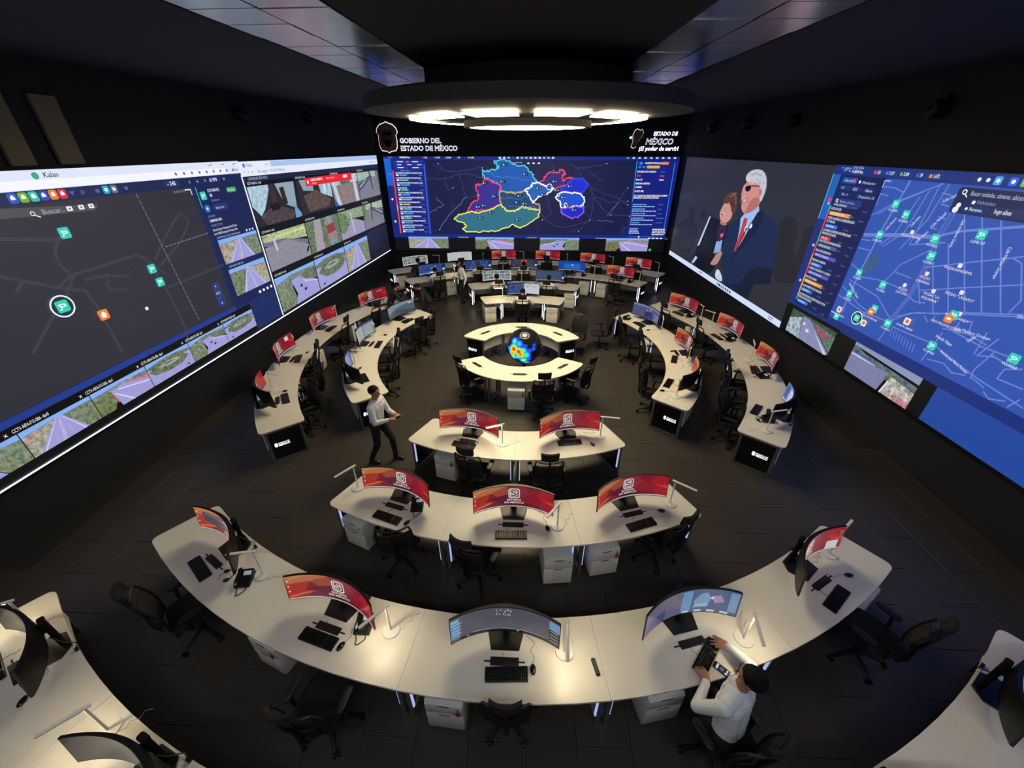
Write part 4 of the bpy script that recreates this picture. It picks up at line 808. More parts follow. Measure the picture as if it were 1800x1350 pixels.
def place(row, i, n):
    nm = ROWS[row][6]
    if n == 1: return 'the ' + nm
    if row in 'EKFL': w = {3: ['rear', 'middle', 'near'], 4: ['rear', 'second from rear', 'second from near', 'near']}[n]; w = w if row in 'EK' else w[::-1]; return '%s place, %s' % (w[i], nm)
    if row in 'HI': return '%s place of the %s, %s corner' % (('end', 'inner')[i if row == 'H' else 1-i], nm, 'left' if row == 'H' else 'right')
    w = {2: ['left', 'right'], 3: ['left', 'middle', 'right']}.get(n) or ORD[n]
    if row.startswith('G') : w = w[::-1]
    return '%s place, %s' % (w[i], nm)

def wall_arc(mb, r, a0, a1, rm, t, z0, z1, n=10):
    P = [((r)*sin(a0+(a1-a0)*k/n), rm-r*cos(a0+(a1-a0)*k/n)) for k in range(n+1)]; Q = [((r+t)*sin(a0+(a1-a0)*k/n), rm-(r+t)*cos(a0+(a1-a0)*k/n)) for k in range(n+1)]
    mb.rings([[(*P[k], z0), (*Q[k], z0), (*Q[k], z1), (*P[k], z1)] for k in range(n+1)])
def logo_mesh():
    ms = MB(); v, t = glyphs('ESTADO DE', .02); ms.add([(a*.027-.07, 0, b*.027+.028) for a, b in v], t)
    v, t = glyphs('MÉXICO', .03); ms.add([(a*.039-.07, 0, b*.039-.022) for a, b in v], t)
    ms.add([(-.135,0,.055),(-.11,0,.066),(-.085,0,.055),(-.083,0,-.008),(-.11,0,-.03),(-.137,0,-.008)], [(0,1,2,3,4,5)])
    return ms.mesh('lit_logo', M_LOGO, False)
LOGO = logo_mesh()
def desk(row, i, n, a0d, a1d, hatches=(), r0=None, r1=None, seat=None, label=None, endl=False, endr=False, legs=None, boards=None, strips=True):
    if r0 is None: r0, r1, seat = ROWS[row][:3]
    th = (a0d+a1d)/2; rm = (r0+r1)/2; half = R(a1d-a0d)/2
    lab = label or 'white curved desk section, %s' % place(row, i, n)
    o = thing('curved_desk', lab, 'desk', pos(rm, th), R(th), 'curved desk sections')
    g = .0005/rm                                      # hairline joint between sections
    h0, h1 = -half+g, half-g; N = max(6, int(math.degrees(h1-h0)/2.2)); pts = []
    def lp(r, a): return (r*sin(a), rm-r*cos(a))
    def corner(r, a, dr, da, rad):                    # rounded end corner
        q = rad/r; return [lp(r+dr*rad*(1-cos(t)), a+da*q*(1-sin(t))) for t in (0, pi/8, pi/4, 3*pi/8, pi/2)]
    cl, cr = (.085 if endl else .0012), (.085 if endr else .0012)
    outer = [lp(r1, h0+cl/r1+(h1-h0-(cl+cr)/r1)*k/N) for k in range(N+1)]; inner = [lp(r0, h1-cr/r0-(h1-h0-(cl+cr)/r0)*k/N) for k in range(N+1)]
    pts = outer + corner(r1, h1, -1, -1, cr)[1:] + corner(r0, h1, 1, -1, cr)[::-1][:-1] + inner + corner(r0, h0, 1, 1, cl)[1:] + corner(r1, h0, -1, 1, cl)[::-1][:-1]
    mb = MB(); cx = sum(p[0] for p in pts)/len(pts); cy = sum(p[1] for p in pts)/len(pts)
    mb.rings([[(x, y, DZ-.025) for x, y in pts], [(x, y, DZ-.003) for x, y in pts], [(x*.9985+cx*.0015, y*.9985+cy*.0015, DZ) for x, y in pts]])
    part('worktop', mb, M_DESK, o)
    s = 1 if seat == 'out' else -1; rmon, rseat = (r0, r1) if s > 0 else (r1, r0)
    # steel leg frames
    for k, a in enumerate(legs if legs is not None else (h0+R(.0)+.045/rm, h1-.045/rm)):
        if isinstance(a, (int, float)) and legs is not None: a = R(a)
        f = MB(); ra, rb = r0+.1, r1-.1; q = []
        for rr, z in ((ra, .025), (rb, .025), (rb, .70), (ra, .70)): x, y = lp(rr, a); q.append((x, y, z))
        for A, B, w_, d_ in ((q[0], q[1], .05, .05), (q[1], q[2], .05, .05), (q[3], q[2], .05, .05), (q[0], q[3], .05, .05)):
            c_ = [(A[j]+B[j])/2 for j in range(3)]; L = math.dist(A, B)
            f.box(c_, (.045, L+.045 if A[2] == B[2] else .045, .045 if A[2] == B[2] else L), rz=a)
        leg = part('leg_frame', f, M_EDGE, o, smooth=False)
        tdir = 1 if a < 0 else -1                    # light strip on the inner face of the seat-side post
        if strips:
            x, y = lp(rseat-s*.1, a); st = MB().box((x+tdir*.03*cos(a), y+tdir*.03*sin(a), .42), (.012, .026, .46), rz=a)
            if seat == 'in' and row not in 'EKFL' and ((k == 0 and endl) or (k == 1 and endr)): st.box((x-tdir*.03*cos(a), y-tdir*.03*sin(a), .40), (.012, .026, .56), rz=a)
            part('light_strip', st, M_STRIPDIM if seat == 'out' or row in 'EKFL' else M_STRIP, leg, smooth=False)
        if (k == 0 and endl) or (k == 1 and endr):
            pnl = MB(); x, y = lp(rm, a); pnl.box((x, y, .37), (.014, r1-r0-.24, .62), rz=a)
            pn = part('end_panel', pnl, M_GLASSBLK, o, smooth=False)
            out = -1 if k == 0 else 1; x, y = lp(rm+.09, a)
            lg = link('lit_logo', LOGO, pn, (x+out*.012*cos(a), y+out*.012*sin(a), .36), a + (-pi/2 if out < 0 else pi/2))
    ms = MB(); b0, b1 = boards or (.3, .7)
    wall_arc(ms, rmon+s*.07, h0+.06/rm, h1-.06/rm, rm, .018, b0, b1, N); part('modesty_panel', ms, M_PANELW, o)
    tr = MB(); wall_arc(tr, rm-.06, h0+.05/rm, h1-.05/rm, rm, .12, .62, .66, N); part('cable_tray', tr, M_BLK, o)
    for hr, ha in hatches:
        a = R(ha-th); x, y = lp(hr, a); hm = MB().rbox((x, y, DZ+.006), (.30, .085, .012), .008, .004, Matrix.Rotation(a, 3, 'Z'))
        for e in (-1, 1): hm.box((x+e*.18*cos(a), y+e*.18*sin(a), DZ+.004), (.07, .014, .006), rz=a)
        part('cable_hatch', hm, M_HATCH, o)
    return o

# ---------------------------------------------------------------- monitors
M_NECK = mat('matt_black_plastic', '070708', .85, noise=.2, scale=40, spec=.2)
MR, MW, MH, MZ = 1.0, 1.19, .365, .125
TILT = R(-5)
def mpt(u, v, d=0):                                   # point on the curved face, user at -Y
    a = (u-.5)*MW/MR; x, y, z = (MR-d)*sin(a), (MR-d)*cos(a)-MR, (v-.5)*MH
    y, z = y*cos(TILT)-z*sin(TILT), y*sin(TILT)+z*cos(TILT)
    return (x, y+.03, z+MZ+MH/2)
def wallpaper(cv):
    p = cv.poly
    cv.rect('8a2430', 0, 0, 1, 1)
    for c, s in (('c8784c', [(0,1),(.42,1),(.22,.72),(0,.66)]), ('d8905c', [(0,.8),(.14,.92),(.34,1),(.2,1),(0,1)]), ('b83a2c', [(0,.66),(.22,.72),(.16,.34),(0,.4)]), ('c62a2c', [(0,.4),(.16,.34),(.28,.3),(.1,0),(0,0)]), ('d27a4a', [(.02,.16),(.24,.3),(.2,.2),(0,.06)]),
                 ('a85038', [(.22,.72),(.42,1),(.44,.62),(.3,.5)]), ('6a2038', [(.16,.34),(.3,.5),(.44,.62),(.5,.3),(.4,.05),(.28,.3)]), ('7c2c40', [(.28,.3),(.4,.05),(.3,0),(.1,0)]), ('5c1e34', [(.4,.05),(.5,.3),(.66,.2),(.62,0),(.38,0)]), ('963040', [(.44,.62),(.42,1),(.62,1),(.7,.7),(.6,.4),(.5,.3)]),
                 ('8c1f34', [(.62,1),(.84,1),(.78,.72),(.7,.7)]), ('b4202e', [(.84,1),(1,1),(1,.62),(.78,.72)]), ('c8202a', [(.78,.72),(1,.62),(1,.4),(.86,.5)]), ('d0583c', [(.86,.5),(1,.56),(1,.44)]), ('9c1c30', [(.6,.4),(.7,.7),(.78,.72),(.86,.5),(.82,.2),(.66,.2)]), ('b01c2c', [(.86,.5),(1,.4),(1,0),(.9,0),(.82,.2)]), ('7c1a30', [(.66,.2),(.82,.2),(.9,0),(.62,0)])): p(c, s)
    for k in range(7): cv.rrect('f0d8d0' if k % 2 else 'e04840', .012, .88-k*.11, .03, .94-k*.11, .015, .3)
    cv.rrect('f2ece6', .435, .42, .575, .9, .1, .31); cv.rrect('7a2a3a', .448, .47, .562, .86, .08, .31); cv.rrect('f4efe9', .455, .5, .545, .84, .07, .31)
    cv.line('5a1c34', .05, [(.527, .765), (.517, .79), (.485, .79), (.474, .755), (.479, .7), (.525, .645), (.529, .6), (.517, .56), (.485, .555), (.473, .585)], asp=.31)
    cv.text('ESTADO', .505, .3, .085, 'f2ece6', asp=.31, bold=.03, al='C', sx=1.25); cv.text('DE MÉXICO', .505, .17, .085, 'f2ece6', asp=.31, bold=.03, al='C', sx=1.25)
    cv.rect('e6d8d4', 0, 0, 1, .045)
def s_cams(cv):
    cv.rect('d9e2e4', 0, 0, 1, 1)
    for i in range(5):
        for j in range(3): feed(cv, .03+i*.19, .12+j*.29, .2+i*.19, .38+j*.29, ('plaza', 'street', 'bare', 'highway')[(i+j) % 4])
def s_doc(cv):
    cv.rect('dfe9e6', 0, 0, 1, 1); cv.rect('c4d2d0', .5, 0, .505, 1); cv.rect('b8c8d8', 0, .93, 1, 1)
    for k in range(16): words(cv, .05+(.48 if k % 2 else 0), .82-.1*(k//2), .028, 9, '8a9a9a', .31*2, k)
def s_list(cv):
    cv.rect('b9c2c4', 0, 0, 1, 1); cv.rect('7f8c92', .62, 0, 1, 1); cv.rect('4a6a9a', 0, .92, 1, 1)
    for k in range(10): words(cv, .06, .8-.08*k, .03, 10, '5f7078', .6, k); cv.rect('d4dcdc', .65, .8-.08*k, .95, .84-.08*k)
def s_map(cv, base='25478c', pts='c8d8f0', n=90, extra=None):
    cv.rect(base, 0, 0, 1, 1); rnd = random.Random(n)
    for k in range(n): x, y = rnd.uniform(.04, .86), rnd.uniform(.12, .92); cv.rect(pts, x, y, x+.012, y+.03)
    for k in range(8): cv.line('5a78b8', .01, [(rnd.random(), rnd.random()), (rnd.random(), rnd.random())], asp=.3)
    cv.rect('1c3470', .88, .05, 1, .95); cv.rect('e8eef4', .9, .3, .98, .5); cv.rect('dfe6ee', 0, 0, 1, .04)
    if extra: cv.rrect(extra, .38, .55, .6, .9, .04, .3)
def s_bluewin(cv):
    cv.rect('1650c0', 0, 0, 1, 1); cv.rect('2a7ae0', .2, .1, .8, .7); cv.rect('0f3a90', .0, 0, 1, .12); cv.disc('dff0ff', .5, .55, .09, .3); cv.rect('e8f0f8', 0, 0, 1, .035)
def s_split(cv):
    s_map(cv, n=120); cv.rect('e8eaf4', .52, 0, 1, 1); cv.rect('c9cfe0', .52, .88, 1, 1); cv.rect('4f9a50', .62, .88, .74, .92)
    for k in range(5): cv.rect('8a93a8', .58+.07*k, .62+.04*(k % 3), .62+.07*k, .74)
def s_screenshot(cv):
    cv.rect('3a4a8c', 0, 0, 1, 1); s_map(cv, '2c4a94', n=40); cv.rect('2a6ac8', .0, 0, .4, .2); cv.rect('f0f4fa', .0, .0, 1, .05); cv.poly('c8d8f0', [(.5,.5),(.66,.8),(.72,.4)]); cv.rrect('d8e4f4', .44, .02, .6, .18, .02, .3)
def s_people(cv):
    cv.rect('5c628c', 0, 0, 1, 1); cv.disc('d0a8a0', .52, .74, .1, .3); cv.poly('233a8c', [(.4,.05),(.43,.5),(.52,.62),(.6,.52),(.63,.05)]); cv.disc('c09a94', .41, .66, .08, .3); cv.poly('30386c', [(.33,.05),(.36,.48),(.42,.56),(.46,.05)])
    for k in range(5): cv.disc('a0a4c8', .72+.06*k, .6-.03*(k % 2), .06, .3); cv.rect('7478a8', .7+.06*k, .1, .74+.06*k, .52)
    cv.rect('8f94bc', 0, .86, 1, 1); cv.line('d0d4f0', .02, [(.8,.2),(.86,.5)], asp=.3)
def s_mist(cv):
    cv.rect('5f6f80', 0, 0, 1, 1); cv.poly('8fa0ac', [(0,.4),(.4,.6),(.8,.8),(1,.7),(1,1),(0,1)], .4); cv.poly('4a5866', [(0,0),(0,.3),(.5,.45),(1,.2),(1,0)], .5)
def s_greymap(cv):
    cv.rect('5e5c68', 0, 0, 1, 1); cv.rect('6f9cc8', 0, .12, .085, .92); cv.rect('a8c8e4', .01, .8, .075, .88); cv.rect('2a2a34', .9, .0, 1, .6); cv.rect('7fa8d0', .9, .6, 1, .95); cv.rect('14141a', .08, 0, .9, .1)
    for k in range(4): cv.rect('e8e8f0', .91, .12+.14*k, .99, .135+.14*k); words(cv, .015, .7-.13*k, .03, 4, 'd0e4f4', .3, k)
    rnd = random.Random(5)
    for k in range(16): x, y = .42+rnd.uniform(0, .13), rnd.uniform(.68, .94); cv.disc('f0f2f6', x, y, .018, .3)
    for x, y in ((.14, .04), (.6, .04)): cv.text('44', x, y, .06, 'f0f0f0', asp=.3)
    cv.line('b8c4e8', .018, [(.2,.14),(.5,.12),(.86,.13)], asp=.3)
def s_bigmap(cv):
    cv.rect('6c6a86', 0, 0, .48, 1); cv.rect('4a4c84', .02, 0, .3, .45); cv.rect('4f6690', .48, 0, 1, 1); cv.rect('6fa0d0', .48, .1, .58, .95); cv.rect('7aa0cc', .92, .12, .99, .95)
    cv.poly('7fa8d4', [(.62,.3),(.6,.5),(.66,.8),(.72,.85),(.76,.6),(.74,.35)]); cv.poly('9ec4cc', [(.6,.2),(.62,.36),(.74,.4),(.74,.24)]); cv.poly('b098c0', [(.76,.7),(.84,.78),(.88,.5),(.8,.4)]); cv.disc('f0f4f8', .77, .62, .05, .3)
    for k in range(4): cv.rect('d8dce8', .5+.12*k, .01, .57+.12*k, .1)
def s_whitebox(cv): wallpaper(cv); cv.rect('dfe0e6', .82, .05, .96, .42)
def s_note(cv): wallpaper(cv); cv.rect('f2efe9', .78, .62, .88, .9)
def s_window(cv): wallpaper(cv); cv.rect('3a4258', .1, .4, .62, .85); cv.rect('6a7488', .12, .72, .6, .8)
def s_bluedoc(cv): cv.rect('7f9ad8', 0, 0, 1, 1); cv.rect('c4d2f0', .18, .1, .6, .9); cv.rect('4466b8', .03, .1, .15, .9); cv.rect('e4eaf8', .2, .7, .58, .86); cv.rect('f0f4fc', .03, .02, .12, .1)
def s_bluelist(cv): cv.rect('3a5ca8', 0, 0, 1, 1); cv.rect('c0d0ec', .3, .1, .62, .9); cv.rect('7890c4', .66, .1, .96, .9)
CONTENT = {'wallpaper': (wallpaper, 'red S-logo wallpaper'), 'window': (s_window, 'dark window on red'), 'whitebox': (s_whitebox, 'pale box on red'), 'note': (s_note, 'white note on red'),
 'cams': (s_cams, 'a bright camera grid'), 'doc': (s_doc, 'two white document pages'), 'list': (s_list, 'grey text lists'), 'map': (s_map, 'a blue dotted map'), 'darkmap': (lambda c: s_map(c, '3a3c4c', 'b8bcc8', 70, 'f0404c'), 'dark map'),
 'bluewin': (s_bluewin, 'a plain blue desktop'), 'split': (s_split, 'half map, half page'), 'shot': (s_screenshot, 'blue window'), 'greyblue': (lambda c: s_map(c, '47597c', 'dfe6f0', 12), 'a slate blue map'), 'people': (s_people, 'a photo of people talking'),
 'mist': (s_mist, 'a misty grey picture'), 'greymap': (s_greymap, 'grey map'), 'bigmap': (s_bigmap, 'a blue district map'), 'bluedoc': (s_bluedoc, 'a pale blue page'), 'bluelist': (s_bluelist, 'blue lists'), 'off': (None, '')}
def mon_body(o):
    mb = MB()
    def bk(u, v): t = .022+.05*max(0, 1-abs(u-.5)*3.2)*(1-abs(v-.5)*1.2); return t
    mb.sheet(lambda u, v: mpt(-.006+u*1.012, -.045+v*1.065, -.002), 24, 4, lambda u, v: (0, bk(u, v), 0)); part('housing', mb, M_BLK, o)
    mb = MB().rings([[(x*sc, y*sc+.02, z) for x, y in ((-.15,-.15),(.15,-.15),(.2,.06),(.12,.17),(-.12,.17),(-.2,.06))] for sc, z in ((1, 0), (1, .008), (.97, .013))]); part('stand_base', mb, M_BLK, o)
    mb = MB().rbox((0, .135, .21), (.10, .05, .40), .02, .01); mb.rbox((0, .09, .31), (.08, .1, .08), .02, .01); mb.rbox((0, .135, .415), (.11, .06, .03), .02, .01); part('stand_neck', mb, M_NECK, o)
    mb = MB().tube([(.03, .1, .2), (.1, .15, .1), (.14, .22, .02), (.2, .2, .008)], .006, 6); mb.box((.22, .2, .012), (.05, .03, .02)); part('cable', mb, M_CABLE, o)
def monitor(kind, loc, rz, where):
    fn, txt = CONTENT[kind]
    lab = 'curved monitor with %s, %s' % (txt, where) if fn else 'dark curved monitor, %s' % where
    if ('mon', kind) not in PROTO and 'mon_body' in PROTO:
        o = dup(PROTO['mon_body']); o.location = loc; o.rotation_euler = (0, 0, rz); o['label'] = lab
        for c in list(o.children):
            if c.name.startswith('display'): bpy.data.objects.remove(c)
    elif ('mon', kind) in PROTO:
        o = dup(PROTO[('mon', kind)]); o.location = loc; o.rotation_euler = (0, 0, rz); o['label'] = lab; return o
    else:
        o = thing('curved_monitor', lab, 'monitor', loc, rz, 'curved wide monitors'); mon_body(o); PROTO['mon_body'] = o
    cv = Canvas(lambda u, v, d: mpt(u, v, d+.0008), .00012, 24)
    if fn: fn(cv)
    else: cv.rect('4a4844', 0, 0, 1, 1)
    cv.build('display', M_MONSCREEN, o); PROTO[('mon', kind)] = o
    return o

# ---------------------------------------------------------------- desk things
def b_keyboard(o):
    part('body', MB().rbox((0, 0, .010), (.44, .145, .018), .012, .005), M_BLK, o)
    mb = MB()
    for r_ in range(6):
        for k in range(20):
            if k in (14,): continue
            mb.rbox((-.205+k*.0215, .055-r_*.0215, .0205), (.017, .017, .007), .003, .002, seg=1)
    part('keys', mb, M_BLKG, o, smooth=False, kind='stuff')
    part('cable', MB().tube([(-.05, .07, .006), (-.05, .13, .005), (-.03, .17, .005), (-.04, .21, .005)], .0025, 5), M_CABLE, o)
def b_mouse(o):
    part('body', MB().ball((0, 0, .012), (.031, .055, .022), 14, 8), M_BLKG, o); part('wheel', MB().box((0, .028, .031), (.008, .02, .01)), M_BLK, o)
    part('cable', MB().tube([(0, .055, .01), (.02, .12, .004), (-.02, .18, .004), (.03, .26, .004), (-.06, .34, .004)], .0022, 5), M_CABLE, o)
def b_phone(o):
    part('body', MB().rings([[(x, y, z) for x, y, z in ((-.09,-.1,0),(.09,-.1,0),(.09,.1,0),(-.09,.1,0))], [(-.09,-.1,.02),(.09,-.1,.02),(.09,.1,.09),(-.09,.1,.09)]]), M_BLK, o, smooth=False)
    part('handset', MB().tube([(-.06, -.09, .045), (-.06, -.06, .068), (-.06, .04, .098), (-.06, .08, .108), (-.06, .1, .098)], [.02, .024, .016, .024, .02], 8), M_BLKG, o)
    m = Matrix.Rotation(R(19.3), 3, 'X')
    part('screen', MB().rbox((.03, .05, .076), (.09, .05, .006), .004, .002, m), mat('phone_screen', '9fb4c4', .3, emit='a8bcd0', es=.25, noise=.1), o)
    kb = MB(); [kb.rbox((.0+.03*i, -.07+.025*j, .034+.0088*j), (.02, .015, .008), .003, .002, m, 1) for i in range(3) for j in range(4)]; part('keypad', kb, M_BLKG, o, smooth=False)
    part('cord', MB().tube([(-.06+.03*sin(t*.9), -.1-.05*t, .01+.002*sin(t*9)) for t in [k*.12 for k in range(18)]] + [(.0, -.2, .008), (.06, -.14, .008), (.05, -.1, .01)], .0055, 6), M_CABLE, o)
def b_lamp(lit):
    def f(o):
        part('base', MB().lathe([(.001, 0), (.095, 0), (.1, .006), (.096, .014), (.02, .018), (.001, .018)], 28), M_LAMP, o)
        part('pole', MB().tube([(0, 0, .015), (0, 0, .43)], .011, 10), M_LAMP, o)
        part('head', MB().rbox((.13, 0, .437), (.35, .034, .016), .012, .004), M_LAMP, o)
        part('diffuser', MB().rbox((.155, 0, .427), (.27, .022, .006), .008, .002), M_LIT if lit else M_OFF, o)
        part('cable', MB().tube([(-.06, .07, .006), (-.12, .09, .004), (-.15, .04, .004), (-.22, .08, .004), (-.26, .03, .004), (-.33, .07, .004)], .002, 5), M_CABLEW, o)
    return f
def b_cabinet(o):
    part('body', MB().rbox((0, .005, .30), (.40, .50, .54), .006, .004), M_PANELW, o)
    for k, (z, h) in enumerate(((.47, .18), (.215, .32))):
        d = part('drawer', MB().rbox((0, -.253, z), (.392, .018, h), .004, .003), M_PANELW, o)
        part('handle', MB().box((0, -.264, z+h/2-.012), (.12, .012, .01)), M_EDGE, d)
    for x in (-.16, .16):
        for y in (-.2, .2): part('caster', MB().lathe([(.02, 0), (.024, .005), (.024, .03), (.012, .034)], 10, (x, y, 0)), M_BLK, o)
    lk = part('lock', MB().lathe([(.001, .0), (.01, .0), (.01, .012), (.001, .012)], 10), M_EDGE, o, (.15, -.268, .52)); lk.rotation_euler = (pi/2, 0, 0)
def b_cabinet_key(o):
    b_cabinet(o)
    part('key_fob', MB().rings([[(.15+x, -.275-y, .49+z) for x, z in ((-.012,0),(.012,0),(.024,-.04),(.02,-.075),(-.02,-.075),(-.024,-.04))] for y in (0, .008)]), M_RED, o, smooth=False)
def b_chair(hr=True):
    def f(o):
        hub = MB().lathe([(.03, .05), (.045, .06), (.045, .11), (.03, .12)], 14); part('hub', hub, M_BLK, o)
        for k in range(5):
            a = R(72*k+18); c, s_ = cos(a), sin(a)
            l = MB().tube([(.03*c, .03*s_, .1), (.16*c, .16*s_, .095), (.31*c, .31*s_, .075)], [.026, .022, .016], 6); sp = part('base_arm', l, M_BLK, o)
            cm = MB(); m = Matrix.Rotation(a, 3, 'Z') @ Matrix.Rotation(pi/2, 3, 'X')
            for e in (-.022, .022): cm.rings([[m @ Vector((r*cos(t*pi/5), r*sin(t*pi/5), e+w_)) + Vector((.31*c, .31*s_, .029)) for t in range(10)] for r, w_ in ((.02, -.009), (.028, -.006), (.028, .006), (.02, .009))])
            part('caster', cm, M_BLKG, sp)
        part('gas_lift', MB().lathe([(.028, .1), (.028, .26), (.018, .26), (.018, .4), (.05, .4), (.05, .42)], 12), M_BLK, o)
        part('mechanism', MB().rbox((0, -.02, .425), (.2, .26, .045), .03, .012), M_BLK, o)
        part('seat', MB().sheet(lambda u, v: ((u-.5)*.5*(1-.10*(2*v-1)**2), -.23+.48*v, .445+.02*(2*u-1)**2-.05*max(0, v-.75)**1*1.0), 10, 8, lambda u, v: (0, 0, .055*(1-((2*u-1)**6+(2*v-1)**6)*.35))), M_FAB, o)
        def bk(u, v): w_ = .46-.06*(2*v-1)**2+.02*v; x = (u-.5)*w_; return (x, -.275-.10*v**1.5+.02*sin(v*pi)+.06*(2*u-1)**2, .52+.56*v)
        fr = part('back_frame', MB().tube([bk(*p) for p in [(k/6, 0) for k in range(7)]+[(1, k/7) for k in range(1, 7)]+[(1-k/6, 1) for k in range(7)]+[(0, 1-k/7) for k in range(1, 7)]], .015, 6, True), M_CHAIR, o)
        part('back_mesh', MB().sheet(lambda u, v: bk(.02+u*.96, .01+v*.80), 10, 8, (0, -.01, 0)), M_MESH, o)
        part('back_support', MB().tube([(0, -.1, .42), (0, -.3, .43), (0, -.335, .52), (0, -.345, .75), (0, -.40, 1.0), (0, -.425, 1.2)], [.03, .03, .028, .022, .018, .016], 7), M_CHAIR, o)
        part('lumbar_pad', MB().sheet(lambda u, v: ((u-.5)*.34, -.315+.05*(2*u-1)**2, .62+.12*v), 8, 3, (0, -.02, 0)), M_CHAIR, o)
        if hr: part('headrest', MB().sheet(lambda u, v: ((u-.5)*(.27+.02*v), -.385+.055*(2*u-1)**2-.03*v, 1.15+.16*v-.02*(2*u-1)**2), 10, 4, lambda u, v: (0, -.035-.02*(1-(2*v-1)**2), 0)), M_FAB, o)
        for e in (-1, 1):
            ar = part('armrest', MB().tube([(e*.2, -.06, .43), (e*.28, -.06, .45), (e*.285, -.06, .56), (e*.285, -.04, .665)], [.02, .02, .022, .018], 7), M_CHAIR, o)
            part('arm_pad', MB().rbox((e*.285, .0, .68), (.085, .26, .03), .04, .01), M_CHAIR, ar)
    return f

def item(key, fn, name, label, cat, row, r, th, rot=0, z=DZ, group=None):
    base = R(th)+(pi if ROWS.get(row, (0, 0, 'out'))[2] == 'in' else 0)
    return use(key, fn, name, label, cat, pos(r, th, z), base+R(rot), group)

# ---------------------------------------------------------------- stations: (angle, picture)
ST = {
 'A': [(-30, 'window'), (-15, 'wallpaper'), (0, 'greymap'), (15.3, 'bigmap'), (30.2, 'whitebox')],
 'B': [(-17.4, 'wallpaper'), (.2, 'wallpaper'), (17.5, 'wallpaper')],
 'C': [(-12.4, 'wallpaper'), (14, 'wallpaper')],
 'E': [(-117, 'mist'), (-91, 'list'), (-64, 'bluelist')],
 'K': [(-122, 'wallpaper'), (-101, 'wallpaper'), (-81, 'note'), (-61, 'wallpaper')],
 'F': [(117, 'people'), (88, 'wallpaper'), (64, 'wallpaper')],
 'L': [(119.5, 'wallpaper'), (100, 'wallpaper'), (80.5, 'wallpaper'), (60.5, 'bluedoc')],
 'G1': [(180, 'split')],
 'G2': [(-169.7+360, 'cams'), (170.3, 'greyblue')],
 'G3': [(209.5, 'shot'), (194.8, 'map'), (180.2, 'darkmap'), (165.1, 'bluewin'), (149.9, 'wallpaper')],
 'G4': [(210.8, 'cams'), (198.5, 'doc'), (186.1, 'wallpaper'), (173.7, 'wallpaper'), (161.2, 'wallpaper'), (148.8, 'wallpaper')],
 'H': [(-32, 'off'), (-19, 'off')], 'I': [(19.5, 'off'), (32, 'off')],
}
TURN = {('A', -30): -7, ('A', 30.2): 8, ('K', -61): 10, ('L', 60.5): -10, ('E', -64): 6, ('F', 64): -6}
for row, st in ST.items():
    r0, r1, seat, rm, rh, rk, nm = ROWS[row]; sg = SEGS[row]; n = len(sg)-1
    st = sorted(st); hs = [(rh, a) for a, _ in st]
    for i in range(n):
        kw = {}
        if row == 'G1': kw['legs'] = (-11, 11)
        desk(row, i, n, sg[i], sg[i+1], [(r_, a) for r_, a in hs if sg[i] < a < sg[i+1]], endl=i == 0 and row not in 'I', endr=i == n-1 and row not in 'H', **kw)
    for i, (a, kind) in enumerate(st):
        monitor(kind, pos(rm, a, DZ), R(a+TURN.get((row, a), 0))+(pi if seat == 'in' else 0), place(row, i, len(st)))
# globe table: a near and a far arc
for i, (a0, a1, t) in enumerate(((-62, -27, 'left part of the near half of the round globe table'), (-27, 27, 'middle part of the near half of the round globe table'), (27, 62, 'right part of the near half of the round globe table'))):
    desk('', i, 3, a0, a1, [(1.47, (-46, 0, 46)[i])], 1.08, 1.80, 'out', 'white curved desk section, '+t, endl=i == 0, endr=i == 2, boards=(.4, .7), strips=False)
for i, (a0, a1, t) in enumerate(((113, 152, 'right part of the far half of the round globe table'), (152, 208, 'middle part of the far half of the round globe table'), (208, 247, 'left part of the far half of the round globe table'))):
    desk('', i, 3, a0, a1, [(1.44, (133.4, 180, 227)[i])], 1.08, 1.80, 'out', 'white curved desk section, '+t, endl=i == 0, endr=i == 2, boards=(.4, .7), strips=False)

